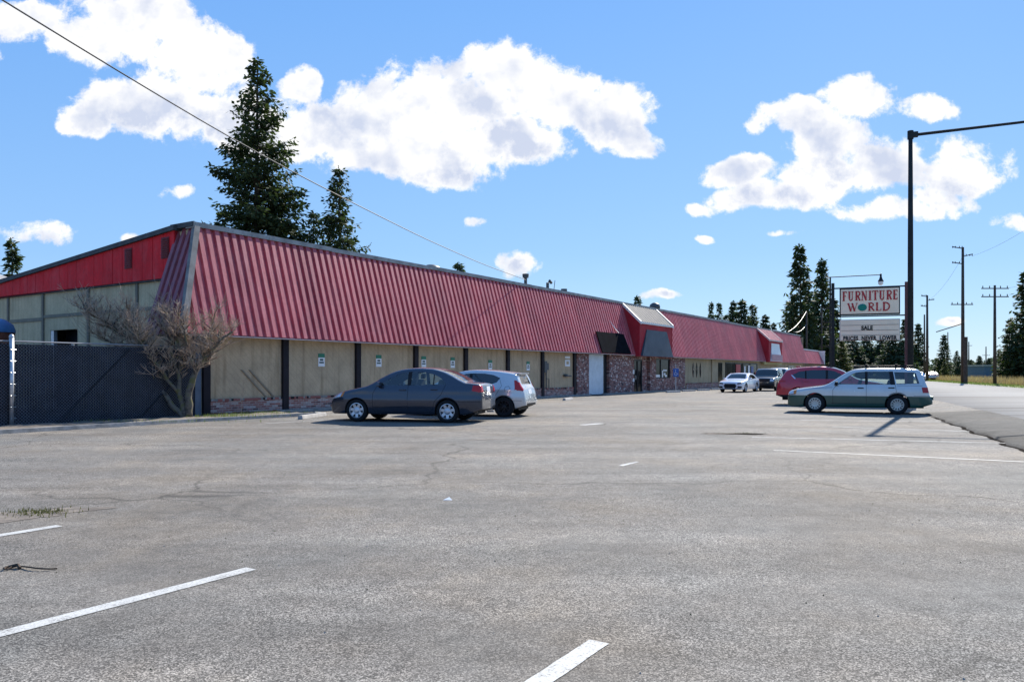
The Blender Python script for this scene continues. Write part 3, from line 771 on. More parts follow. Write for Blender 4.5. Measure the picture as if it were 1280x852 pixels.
# black sign blank hanging on the mansard left of the dormer
xs = [(s_of(745, -.15), 4.02), (s_of(779, -.15), 4.02), (s_of(788.5, -EN-.12), ZB+.02), (s_of(752.8, -EN-.12), ZB+.02)]
m = MB(); a = [mans_pt(s, z, .18) for s, z in xs]; b = [mans_pt(s, z, .125) for s, z in xs]
m.face(a); m.face(b[::-1])
for i in range(4): j = (i+1) % 4; m.face([a[i], b[i], b[j], a[j]])
bsb = fix(m.build('sign_blank', M['black_panel'], bld))
m = MB(); s = s_of(767, 0); m.face([mans_pt(s-.1, 4.5, .15), mans_pt(s+.25, 4.05, .26), mans_pt(s+.5, 4.05, .2), mans_pt(s-.5, 4.95, .15)]); m.build('torn_flashing', M['white_trim'], bld)
# lower wing at the far end
s0, s1 = S_ENDB-.6, s_of(1030, -EN)
m = MB(); s = s0
def low_pt(s, z, d=0.0): return P(s, -.4+.9*(z-ZB)/1.95-d, z)
mansard(s0, s1, 'wing_mansard', M['mansard'], z0=ZB, z1=4.5, pt=low_pt)
m = MB(); m.sbox(s0, s1-.3, .3, .8, 4.48, 4.62); m.sbox(s1-.05, s1+.15, -.5, .5, 2.6, 4.55); m.build('wing_trim', M['white_trim'], bld)
m = MB(); m.sbox(s0, s1-.3, 0, .2, 0, ZB); m.sbox(s1-.5, s1-.3, .2, 12, 0, 4.4); m.sbox(s0, s1-.3, .5, 12, 4.35, 4.47); m.build('wing_wall', simple('dark_tan_wall', (.2, .15, .09), .8), bld)
# roof fittings
def roof_pt(px, o): return s_of(px, o)
m = MB(); s = s_of(657, 1.2); m.tube([P(s, 1.2, 6.2), P(s, 1.2, 6.95)], .09, 8); m.tube([P(s, 1.2, 6.9), P(s, 1.2, 7.12)], .17, 8, .19); m.build('roof_vent', M['vent'], bld)
m = MB(); s = s_of(684.5, 1.2); m.tube([P(s, 1.2, 6.2), P(s, 1.2, 6.85), P(s+.25, 1.2, 7.0), P(s+.45, 1.2, 6.9)], .09, 8); m.tube([P(s+.7, 1.2, 6.2), P(s+.9, 1.2, 7.1)], .02, 5); m.build('roof_vent', M['vent'], bld)
m = MB(); s = s_of(705, 1.2); m.tube([P(s, 1.2, 6.2), P(s, 1.2, 6.68)], .2, 10); m.build('roof_vent', M['vent'], bld)
m = MB(); s = s_of(818.5, 1.6); m.lathe([(.25, 6.2), (.25, 6.5), (.40, 6.55), (.44, 6.72), (.38, 6.92), (.18, 7.05), (0, 7.08)], P(s, 1.6, 0), 'Z', 14); m.build('roof_turbine', M['vent'], bld, smooth=True)
m = MB(); s = s_of(539, 1.5); m.lathe([(.3, 6.2), (.3, 6.38), (.5, 6.4), (.42, 6.58), (.2, 6.68), (0, 6.7)], P(s, 1.5, 0), 'Z', 14); m.build('roof_turbine', M['vent'], bld, smooth=True)
m = MB(); s = s_of(908, 2.0); m.sbox(s-1, s+1, 2, 4, 6.1, 6.85); bevel(m.build('roof_unit', M['cap'], bld), .03)

# wall signs
names = ['on the wall, closest to the bare tree', 'above the hood of the dark sedan', 'above the rear of the dark sedan roof', 'just left of the silver hatchback', 'above the roof of the silver hatchback', 'past the silver hatchback, nearest the meter box']
for (px, py), lab in zip(((402, 450), (473.6, 451), (529.8, 452), (566, 453.2), (613, 456), (660.3, 457.3)), names):
    s = s_of(px, -.02); Y = P(s, 0, 0).y; z = H+(HY-py)*Y/F; p = P(s, -.006, z)
    e = empty('parking_sign', p, label='green and white parking notice '+lab, cat='sign', group='green and white parking notices on the tan wall')
    m = MB(); m.sbox(s-.16, s+.16, -.02, -.004, z-.24, z+.1); m.build('sign_plate', M['sign_white'], e)
    m = MB(); m.sbox(s-.16, s+.16, -.021, -.004, z+.102, z+.25); m.build('sign_header', M['sign_green'], e)
    m = MB(); m.sbox(s-.09, s+.08, -.023, -.0205, z-.02, z+.05); m.sbox(s-.12, s+.11, -.023, -.0205, z-.12, z-.06); m.build('lettering', M['sign_ink'], e)
s = s_of(709.5, -.02); z = H+(HY-452)*P(s, 0, 0).y/F
e = empty('wall_notice', P(s, -.006, z), label='white framed notice on the wall next to the roll up door', cat='sign')
m = MB(); m.sbox(s-.3, s+.3, -.02, -.004, z-.27, z+.12); m.sbox(s-.3, s+.3, -.02, -.004, z+.2, z+.33); m.build('sign_plate', M['sign_white'], e)
m = MB(); m.sbox(s-.15, s+.15, -.023, -.021, z-.16, z+.03); m.build('sign_ink', M['siding'], e)

# accessible parking sign
b = gp(844.7, 489.5); e = empty('accessible_parking_sign', b, label='blue accessible parking sign on a thin metal post', cat='sign')
e.rotation_euler = (0, 0, 0)
m = MB(); m.tube([b, b+Vector((0, 0, 2.05))], .03, 8); m.build('post', M['galv'], e)
Yb = b.y; sc = Yb/F
zt = H-(459.5-466.0)*0; 
zc = H+(HY-471.5)*sc+.35
m = MB(); m.box(b+Vector((0, -.05, 1.45)), (.42, .02, .62)); pl = bevel(m.build('sign_plate', M['sign_blue'], e), .008)
m = MB(); c = b+Vector((0, -.064, 1.45))
m.tube([c+Vector((.11*math.cos(t), 0, .11*math.sin(t)-.08)) for t in [R(a) for a in range(110, 350, 20)]], .014, 4)
m.tube([c+Vector((-.03, 0, .12)), c+Vector((-.03, 0, -.02)), c+Vector((.07, 0, -.02)), c+Vector((.11, 0, -.14))], .015, 4)
m.lathe([(0, -.001), (.03, 0), (0, .001)], c+Vector((-.03, 0, .17)), 'Y', 8); m.build('wheelchair_symbol', M['sign_white'], pl)

# wheel stops
def wheel_stop(p0, p1, lab, L=1.8):
    d = (p1-p0); d.z = 0; d.normalize(); n = Vector((-d.y, d.x, 0)); p1 = p0+d*L
    z = Vector((0, 0, 1)); w0, w1, hh = .09, .06, .125
    m = MB(); m.box8([p0-n*w0, p1-n*w0, p1+n*w0, p0+n*w0, p0-n*w1+z*hh+d*.02, p1-n*w1+z*hh-d*.02, p1+n*w1+z*hh-d*.02, p0+n*w1+z*hh+d*.02])
    o = m.build('wheel_stop', M['concrete'], origin=p0); fix(o); bevel(o, .018)
    tag(o, lab, 'wheel stop', 'concrete wheel stops along the building')
wheel_stop(gp(375, 524), gp(411, 519), 'concrete wheel stop in front of the dark sedan', 1.9)
wheel_stop(gp(661, 503.5), gp(676, 500.5), 'concrete wheel stop just right of the silver hatchback', 1.8)
wheel_stop(gp(705, 500.5), gp(718, 498.5), 'concrete wheel stop in front of the brick pillar by the roll up door', 1.8)
for x, y, lab in ((833, 490.6, 'by the blue accessible parking sign'), (853, 489.2, 'right of the blue sign, below the narrow windows'), (872, 488.2, 'second right of the blue sign'), (889, 487.2, 'nearest the white sedan')):
    p = gp(x, y); wheel_stop(p, p+U*.55+Vector((.45, .3, 0)), 'concrete wheel stop '+lab, 1.8)

# ------------------------------------------------------------------ chain link fence with slats
fz = 2.27
fence = empty('chain_link_fence', P(-6, -.02, 0), label='dark slatted chain link fence left of the building', cat='fence')
s0, s1, off = -11.0, -.45, -.05
m = MB(); s = s0; q = random.Random(6)
while s < s1:
    d = 0; m.sbox(s, s+.0625, off+.02+d, off+.026+d, .06, fz-.06-q.uniform(0, .015)); s += .068
m.build('privacy_slats', M['slat'], fence)
m = MB(); k = .085; hgt = fz-.08; x = s0-hgt
def flat(a, b, w=.0045):
    d = (b-a).normalized(); n = Vector((0, 0, 1)).cross(d); up = d.cross(N).normalized()*w
    m.face([a-up, b-up, b+up, a+up])
while x < s1:
    for sg in (1, -1):
        xa = x if sg == 1 else x+hgt; xb = x+hgt if sg == 1 else x
        za, zb_ = .04, .04+hgt
        # clip to s0..s1
        def cl(xx): return .04+(xx-xa)/(xb-xa)*hgt
        a_, b_ = max(s0, min(xa, xb)), min(s1, max(xa, xb))
        if b_ > a_: flat(P(a_, off+(.006 if sg == 1 else .001), cl(a_)), P(b_, off+(.006 if sg == 1 else .001), cl(b_)))
    x += k
m.build('wire_mesh', M['fence_wire'], fence)
for px in (14.5,):
    s = s_of(px, off-.06); m = MB(); m.tube([P(s, off-.06, 0), P(s, off-.06, fz+.1)], .055, 12); m.lathe([(.06, 0), (.06, .03), (.04, .07), (0, .09)], P(s, off-.06, fz+.1), 'Z', 12); m.build('post', M['galv'], fence, smooth=True)
    m = MB()
    for i in range(7): z = .25+i*.3; m.tube([P(s-.05, off-.12, z), P(s+.12, off-.03, z)], .012, 5)
    m.build('tie_bands', M['galv'], fence)
for s in (-4.2, -8.8): m = MB(); m.tube([P(s, off+.07, 0), P(s, off+.07, fz)], .04, 8); m.build('post', M['galv'], fence)
m = MB(); m.tube([P(s0, off, fz), P(s1, off, fz)], .022, 8); m.build('top_rail', simple('rail_grey', (.25, .25, .26), .5, .6), fence)
m = MB(); m.tube([P(-4.6, off-.02, .1), P(-2.6, off-.02, fz-.1)], .014, 6); m.tube([P(-2.3, off-.02, .1), P(-1.0, off-.02, 1.3)], .016, 6); m.build('diagonal_rod', M['frame_dark'], fence)  # two thin dark rods laid diagonally in front of the slats
# blue tank behind the fence
tp = at(-16, 400, 27.5); tk = empty('blue_tank', (tp.x, tp.y, 0), label='round topped blue metal tank showing above the left end of the fence', cat='tank')
m = MB(); m.lathe([(.85, 0), (.85, 2.9)], (tp.x, tp.y, 0), 'Z', 20); m.build('base_ring', M['rust'], tk)
m = MB(); m.lathe([(.87, 2.9), (.87, 3.0), (.8, 3.2), (.55, 3.38), (.25, 3.45), (0, 3.46)], (tp.x, tp.y, 0), 'Z', 20); m.build('lid', M['tank_blue'], tk, smooth=True)
# distant shed roof at far left
p = at(-30, 345, 60); sh = empty('shed', (p.x, p.y, 0), label='grey roofed shed behind the building at the far left', cat='building')
hz = p.z-.9
m = MB(); m.box((p.x-2, p.y, hz/2), (8, 8, hz)); m.build('wall', M['siding_far'], sh)
m = MB(); m.box8([(p.x-7, p.y-5, hz+.01), (p.x+3.6, p.y-5, hz+.01), (p.x+3.6, p.y+5, hz+.01), (p.x-7, p.y+5, hz+.01), (p.x-7, p.y-.5, hz+1.2), (p.x+1.2, p.y-.5, hz+1.2), (p.x+1.2, p.y+.5, hz+1.2), (p.x-7, p.y+.5, hz+1.2)]); m.build('roof', M['cap'], sh)

# ------------------------------------------------------------------ cars
def interp(pts, x):
    if x <= pts[0][0]: return pts[0][1]
    if x >= pts[-1][0]: return pts[-1][1]
    for i in range(len(pts)-1):
        if pts[i][0] <= x <= pts[i+1][0]:
            x0, y0 = pts[i]; x1, y1 = pts[i+1]; h = x1-x0
            d = (y1-y0)/h
            dm = (y0-pts[i-1][1])/(x0-pts[i-1][0]) if i > 0 else d
            dp = (pts[i+2][1]-y1)/(pts[i+2][0]-x1) if i+2 < len(pts) else d
            m0 = 0 if dm*d <= 0 else 2*dm*d/(dm+d)
            m1 = 0 if dp*d <= 0 else 2*dp*d/(dp+d)
            if i == 0: m0 = d
            if i+2 >= len(pts): m1 = d
            t = (x-x0)/h
            return (2*t**3-3*t*t+1)*y0+(t**3-2*t*t+t)*h*m0+(-2*t**3+3*t*t)*y1+(t**3-t*t)*h*m1
    return pts[-1][1]

def wheel(parent, x, y, r, rimr, style, rimmat, side, scale_w=.2):
    w = scale_w
    m = MB(); sgn = side
    # tyre, lathe about y ; outer face towards side
    pr = [(rimr, -w/2), (rimr+.02, -w/2), (r-.03, -w/2+.005), (r, -w/2+.035), (r, w/2-.035), (r-.03, w/2-.005), (rimr+.02, w/2), (rimr, w/2-.01), (rimr-.01, w/2-.06)]
    rim = MB(); yo = sgn*(w/2-.045)
    def L(mb, prof, seg=28): mb.lathe([(a, b*sgn) for a, b in prof], (x, y, r), 'Y', seg)
    L(rim, [(rimr+.003, w/2-.012), (rimr-.018, w/2-.008), (rimr-.03, w/2-.05), (rimr-.035, -w/2+.03)])
    cen = Vector((x, y, r))
    def spoke(mb, a, w0, w1, r0, r1, t=.025, y0=.0, y1=.0):
        ca, sa = math.cos(a), math.sin(a)
        def q(rr, ww, yy): return cen+Vector((ca*rr-sa*ww, yy*sgn, sa*rr+ca*ww))
        ya, yb = w/2-.04+y0, w/2-.025+y1
        mb.box8([q(r0, -w0, ya-t), q(r1, -w1, yb-t), q(r1, w1, yb-t), q(r0, w0, ya-t), q(r0, -w0, ya), q(r1, -w1, yb), q(r1, w1, yb), q(r0, w0, ya)])
    if style == 'hub6':
        for i in range(7): spoke(rim, 2*math.pi*i/7+.2, .045, .034, .04, rimr-.01)
        L(rim, [(0, w/2-.015), (.05, w/2-.018), (.085, w/2-.035), (.088, w/2-.07)], 18)
    elif style == 'holes':
        for i in range(12): spoke(rim, 2*math.pi*i/12, .018, .022, .08, rimr-.02, y0=.01)
        L(rim, [(0, w/2-.005), (.045, w/2-.01), (.05, w/2-.03), (.11, w/2-.022), (.115, w/2-.06)], 18)
    else:
        for i in range(10): spoke(rim, 2*math.pi*(i+(.12 if i % 2 else -.12))/10, .014, .012, .04, rimr-.01)
        L(rim, [(0, w/2-.02), (.04, w/2-.022), (.06, w/2-.04), (.062, w/2-.07)], 16)
    # back plate (dark brake area)
    rim.m = 1; L(rim, [(0, .0), (rimr-.03, .0)], 20)
    o = fix(rim.build('wheel', [rimmat, M['plastic']], None, smooth=False)); o.parent = parent
    L(m, pr, 36)
    t = fix(m.build('tyre', M['rubber'], None, smooth=True)); t.parent = o
    return o

def build_car(name, spec, pos, heading, k, label, cat, detail=True):
    root = empty(name, pos, heading, label=label, cat=cat); root.scale = (k, k, k)
    L, W, top = spec['L'], spec['W']/2, spec['top']; wb, fo = spec['wb'], spec['fo']; wr = spec['wr']; arch = wr+spec.get('gap', .035)
    hw = [fo, fo+wb]; xc = fo+wb/2
    bot = spec.get('bot', [(0, .27), (.15, .21), (L-.5, .22), (L, .36)])
    g = spec.get('g', [(.15, .92), (.30, .965), (.48, .995), (.60, 1.0), (.74, .985), (.84, .982), (.93, .95), (1.05, .91), (1.3, .82), (1.5, .75), (1.9, .70)])
    def w0(x):
        a = spec.get('nose', .9); v = 1.0
        if x < a: v -= spec.get('nt', .2)*((a-x)/a)**2.4
        b = spec.get('tail', .8)
        if x > L-b: v -= spec.get('tt', .13)*((x-L+b)/b)**2.4
        e = .09
        if x < e: v -= .09*(1-math.sqrt(max(0, 1-((e-x)/e)**2)))
        if x > L-e: v -= .07*(1-math.sqrt(max(0, 1-((x-L+e)/e)**2)))
        return W*v
    xs = set([0, .01, .025, .045, .07, .1, .14, .19, L, L-.01, L-.025, L-.045, L-.07, L-.1, L-.15, L-.2])
    n = 74
    for i in range(n+1): xs.add(round(.25+(L-.5)*i/n, 4))
    for h_ in hw:
        for a in (-arch-.004, -arch+.001, arch-.001, arch+.004): xs.add(h_+a)
        for i in range(-9, 10): xs.add(round(h_+arch*math.sin(i/10*math.pi/2), 4))
    xs = sorted(xs); f = [xs[0]]
    for x in xs[1:]:
        if x-f[-1] > .0025: f.append(x)
    xs = f
    NS, NC, NTP = 15, 4, 6
    secs = []
    for x in xs:
        zr = interp(top, x); zb = interp(bot, x)
        for h_ in hw:
            if abs(x-h_) < arch: zb = max(zb, wr+math.sqrt(arch*arch-(x-h_)**2))
        zb = min(zb, zr-.12)
        wx = w0(x)
        r = min(spec.get('r', .08), (zr-zb)*.4)
        crown = spec.get('crown', .03)
        pts = []
        zs = zr-crown-r
        zs = max(zs, zb+.02)
        for i in range(NS+1):
            z = zb+(zs-zb)*i/NS; pts.append((wx*interp(g, z), z))
        we = wx*interp(g, zs)
        rr = zr-crown-zs
        for i in range(1, NC+1):
            a = math.pi/2*i/NC
            pts.append((we-rr*(1-math.cos(a))*1.1, zs+rr*math.sin(a)))
        wt, zt_ = pts[-1]
        for i in range(1, NTP+1):
            t = 1-i/NTP; pts.append((wt*t, zr-(zr-zt_)*t*t))
        secs.append(pts)
    bm = bmesh.new(); K = len(secs[0]); rows = []
    for x, pts in zip(xs, secs):
        row = [bm.verts.new((xc-x, y, z)) for y, z in pts]                 # left side (+y) up to centre
        row += [bm.verts.new((xc-x, -y, z)) for y, z in pts[-2::-1]]
        rows.append(row)
    nK = len(rows[0]); idl = bm.faces.layers.int.new('rid')
    def q(a, b, c, d, mi):
        try: f_ = bm.faces.new((a, b, c, d)); f_.material_index = mi; f_.smooth = True; return f_
        except ValueError: pass
    for a, b in zip(rows, rows[1:]):
        for i in range(nK-1): q(a[i], a[i+1], b[i+1], b[i], 0)
        q(a[nK-1], a[0], b[0], b[nK-1], 1)
    for row in (rows[0], rows[-1]):
        for i in range(K-1):
            if i < K-2: q(row[i], row[i+1], row[nK-2-i], row[nK-1-i], 0)
            else:
                try: ff = bm.faces.new((row[i], row[i+1], row[nK-1-i])); ff.smooth = True
                except ValueError: pass
    bmesh.ops.recalc_face_normals(bm, faces=bm.faces)
    # cut regions
    def cut(poly, axis, mi, rid=0, cond=None):
        # poly in car coords with x measured from the nose
        if axis == 'y': pp = [Vector((xc-a, 0, b)) for a, b in poly]; ax = Vector((0, 1, 0)); i0, i1 = 0, 2
        elif axis == 'z': pp = [Vector((xc-a, b, 0)) for a, b in poly]; ax = Vector((0, 0, 1)); i0, i1 = 0, 1
        else: pp = [Vector((0, a, b)) for a, b in poly]; ax = Vector((1, 0, 0)); i0, i1 = 1, 2
        lo = [min(p[i] for p in pp)-.02 for i in (i0, i1)]; hi = [max(p[i] for p in pp)+.02 for i in (i0, i1)]
        c = sum(pp, Vector())/len(pp)
        def cand():
            out = []
            for f_ in bm.faces:
                if f_[idl] != 0: continue
                if cond and not cond(f_): continue
                a = [v.co[i0] for v in f_.verts]; b = [v.co[i1] for v in f_.verts]
                if max(a) < lo[0] or min(a) > hi[0] or max(b) < lo[1] or min(b) > hi[1]: continue
                out.append(f_)
            return out
        planes = []
        for i in range(len(pp)):
            a, b = pp[i], pp[(i+1) % len(pp)]; nn = (b-a).cross(ax)
            if nn.length < 1e-7: continue
            nn.normalize()
            if (c-a).dot(nn) > 0: nn = -nn
            planes.append((a, nn))
        for a, nn in planes:
            fs = cand(); ge = set(fs)
            for f_ in fs: ge.update(f_.edges); ge.update(f_.verts)
            bmesh.ops.bisect_plane(bm, geom=list(ge), plane_co=a, plane_no=nn, dist=1e-5)
        for f_ in cand():
            m_ = f_.calc_center_median()
            if all((m_-a).dot(nn) < 1e-5 for a, nn in planes):
                f_.material_index = mi; f_[idl] = rid
    up = lambda f_: f_.normal.z > .12 and f_.calc_center_median().z > .7
    side = lambda f_: abs(f_.normal.y) > .35
    front = lambda f_: f_.normal.x > .3
    rear = lambda f_: f_.normal.x < -.3
    conds = {'up': up, 'side': side, 'front': front, 'rear': rear, None: None}
    rid = 10; groups = {}
    mats = [spec['paint'], M['plastic'], spec.get('paint2', spec['paint']), M['plastic']]
    for reg in spec['regions']:
        nm, ax, cd, poly = reg[0], reg[1], reg[2], reg[3]
        if nm == 'line': cut(poly, ax, 1, 0, conds[cd])
        elif nm == 'paint2': cut(poly, ax, 2, 0, conds[cd])
        elif nm == 'black': cut(poly, ax, 1, 0, conds[cd])
        else:
            cut(poly, ax, 0, rid, conds[cd]); groups[rid] = (nm, reg[4]); rid += 1
    # door seams
    for pl in spec.get('seams', []):
        for (x0, z0), (x1, z1) in zip(pl, pl[1:]):
            d = Vector((x1-x0, z1-z0)).normalized()*.005; cut([(x0-d.y, z0+d.x), (x1-d.y, z1+d.x), (x1+d.y, z1-d.x), (x0+d.y, z0-d.x)], 'y', 1, 0, side)
    # export
    def export(faces, nm, ml, par, off=0.0):
        me = bpy.data.meshes.new(nm); b2 = bmesh.new(); vm = {}
        for f_ in faces:
            vs = []
            for v in f_.verts:
                if v not in vm: vm[v] = b2.verts.new(v.co+v.normal*off)
                vs.append(vm[v])
            try: n_ = b2.faces.new(vs)
            except ValueError: continue
            n_.material_index = f_.material_index if len(ml) > 1 else 0; n_.smooth = True
        b2.to_mesh(me); b2.free()
        for mm in ml: me.materials.append(mm)
        return _link(bpy.data.objects.new(nm, me), par)
    bm.normal_update()
    body = export([f_ for f_ in bm.faces if f_[idl] == 0], 'body', mats, root)
    for r_, (nm, mt) in groups.items():
        fs = [f_ for f_ in bm.faces if f_[idl] == r_]
        if not fs: continue
        ml = [mt]
        for sg in (1, -1):
            if nm in ('windscreen', 'rear_window', 'grille', 'number_plate', 'bumper_insert', 'third_brake_light', 'sunroof'):
                if sg == -1: continue
                sel = fs
            else: sel = [f_ for f_ in fs if f_.calc_center_median().y*sg > 0]
            if sel: export(sel, nm, ml, root, -.004 if 'window' in nm or nm == 'windscreen' else .003)
    bm.free()
    # underbody and cabin
    m = MB(); m.box((xc-L/2, 0, .36), (L-.5, W*1.28, .30)); m.build('underbody', M['plastic']).parent = root
    belt = spec.get('belt', .93)
    m = MB(); m.box((xc-(spec['cab'][0]+spec['cab'][1])/2, 0, belt-.22), (spec['cab'][1]-spec['cab'][0], W*1.5, .25))
    m.box((xc-spec['cab'][0]-.12, 0, belt-.05), (.35, W*1.45, .12))
    seats = MB()
    for sx in spec['seats']:
        for sy in (-.36, .36):
            px_ = xc-sx
            seats.box8([(px_-.1, sy-.23, belt-.35), (px_+.05, sy-.23, belt-.35), (px_+.05, sy+.23, belt-.35), (px_-.1, sy+.23, belt-.35), (px_-.22, sy-.19, belt+.18), (px_-.12, sy-.19, belt+.18), (px_-.12, sy+.19, belt+.18), (px_-.22, sy+.19, belt+.18)])
            seats.box8([(px_-.24, sy-.12, belt+.2), (px_-.16, sy-.12, belt+.2), (px_-.16, sy+.12, belt+.2), (px_-.24, sy+.12, belt+.2), (px_-.26, sy-.1, belt+.34), (px_-.18, sy-.1, belt+.34), (px_-.18, sy+.1, belt+.34), (px_-.26, sy+.1, belt+.34)])
    cab = m.build('cabin_floor', M['seat']); cab.parent = root
    so = bevel(seats.build('seats', M['seat']), .03); so.parent = root
    if detail:
        m = MB(); sx = xc-spec['cab'][0]-.45
        m.tube([(sx+.12*math.cos(a)*.3, .36+.18*math.sin(a), belt+.02+.18*math.cos(a)) for a in [2*math.pi*i/16 for i in range(17)]], .014, 5); o = m.build('steering_wheel', M['plastic']); o.parent = root
    # wheels
    for h_ in hw:
        for sg in (1, -1):
            wheel(root, xc-h_, sg*(W*.985-.1), wr, spec['rimr'], spec['rim'], spec['rimmat'], sg)
    # handles, mirrors
    for hx, hz in spec['handles']:
        for sg in (1, -1):
            yv = W*interp(g, hz)*sg
            m = MB(); m.box((xc-hx, yv+.012*sg, hz), (.19, .035, .035)); o = bevel(m.build('door_handle', spec.get('hmat', spec['paint'])), .012, 2); o.parent = root
    mx_, mz_ = spec['mirror']
    for sg in (1, -1):
        yv = W*interp(g, mz_)*sg
        m = MB(); b = Vector((xc-mx_, yv+.09*sg, mz_+.02))
        m.box8([b+Vector((-.05, -.1*sg, -.06)), b+Vector((.07, -.08*sg, -.06)), b+Vector((.05, .09*sg, -.05)), b+Vector((-.05, .1*sg, -.05)), b+Vector((-.05, -.09*sg, .06)), b+Vector((.04, -.07*sg, .06)), b+Vector((.03, .08*sg, .055)), b+Vector((-.05, .09*sg, .06))])
        o = fix(m.build('wing_mirror', spec.get('mmat', spec['paint']))); bevel(o, .022, 2); o.parent = root
        m = MB(); m.box((xc-mx_+.0, yv+.0*sg, mz_-.04), (.06, .12, .03)); mo = m.build('mirror_stalk', M['plastic']); mo.parent = o
    for nm, mt, boxes in spec.get('extra', []):
        m = MB()
        for c_, d_ in boxes: m.box((xc-c_[0], c_[1], c_[2]), d_)
        o = bevel(m.build(nm, mt), .01, 2); o.parent = root
    return root

G = M['glass']; GD = M['glass_dark']
sedan = dict(L=4.30, W=1.69, wb=2.55, fo=.83, wr=.305, rimr=.205, rim='hub6', rimmat=M['rim'], paint=M['p_navy'],
    top=[(0, .44), (.02, .56), (.08, .67), (.22, .765), (.45, .85), (.8, .925), (1.08, .985), (1.25, 1.06), (1.55, 1.235), (1.85, 1.37), (2.15, 1.44), (2.5, 1.465), (2.85, 1.45), (3.15, 1.39), (3.45, 1.27), (3.72, 1.13), (3.86, 1.075), (4.1, 1.055), (4.22, 1.03), (4.27, .96), (4.29, .8), (4.30, .5)],
    cab=(1.15, 3.4), seats=(2.1, 2.95), belt=.95, handles=[(2.15, .86), (3.02, .875)], mirror=(1.5, .99), r=.09,
    regions=[
        ('window', 'y', 'side', [(1.42, .975), (1.68, 1.12), (1.95, 1.255), (2.12, 1.305), (2.27, 1.33), (2.27, .985)], G),
        ('black', 'y', 'side', [(2.27, .98), (2.27, 1.335), (2.37, 1.345), (2.37, .98)]),
        ('window', 'y', 'side', [(2.37, .985), (2.37, 1.34), (2.7, 1.335), (2.98, 1.27), (2.98, .99)], G),
        ('black', 'y', 'side', [(2.98, .99), (2.98, 1.27), (3.01, 1.26), (3.01, .99)]),
        ('window', 'y', 'side', [(3.01, .99), (3.01, 1.26), (3.14, 1.2), (3.28, 1.10), (3.33, 1.01)], G),
        ('windscreen', 'z', 'up', [(1.15, -.62), (1.15, .62), (1.88, .50), (1.88, -.50)], G),
        ('rear_window', 'z', 'up', [(3.18, -.48), (3.18, .48), (3.76, .58), (3.76, -.58)], G),
        ('headlight', 'y', 'side', [(.06, .60), (.1, .68), (.30, .79), (.42, .80), (.34, .66)], M['head']),
        ('turn_signal', 'y', 'side', [(.34, .66), (.42, .80), (.48, .79), (.42, .68)], M['amber']),
        ('tail_light', 'y', 'side', [(4.04, .84), (4.06, .985), (4.31, .985), (4.31, .80)], M['tail']),
        ('tail_light', 'x', 'rear', [(.52, .82), (.56, .975), (.90, .975), (.90, .80)], M['tail']), ('tail_light', 'x', 'rear', [(-.52, .82), (-.56, .975), (-.90, .975), (-.90, .80)], M['tail']),
        ('number_plate', 'x', 'rear', [(-.17, .80), (-.17, .95), (.17, .95), (.17, .80)], M['plate']),
        ('bumper_insert', 'x', 'front', [(-.5, .3), (-.5, .44), (.5, .44), (.5, .3)], M['plastic']),
    ],
    seams=[[(1.42, .97), (1.30, .75), (1.30, .34), (1.36, .28)], [(2.30, .98), (2.28, .6), (2.30, .28)], [(3.33, 1.0), (3.22, .75), (3.03, .55), (2.98, .36), (2.9, .28)], [(1.36, .285), (2.9, .285)], [(1.36, .40), (2.94, .40)], [(3.84, 1.03), (4.05, 1.0)], [(3.7, .56), (4.27, .56)], [(.18, .60), (.45, .55)]],
    extra=[('exhaust_pipe', M['galv'], [((4.22, -.45, .26), (.2, .05, .05))])])
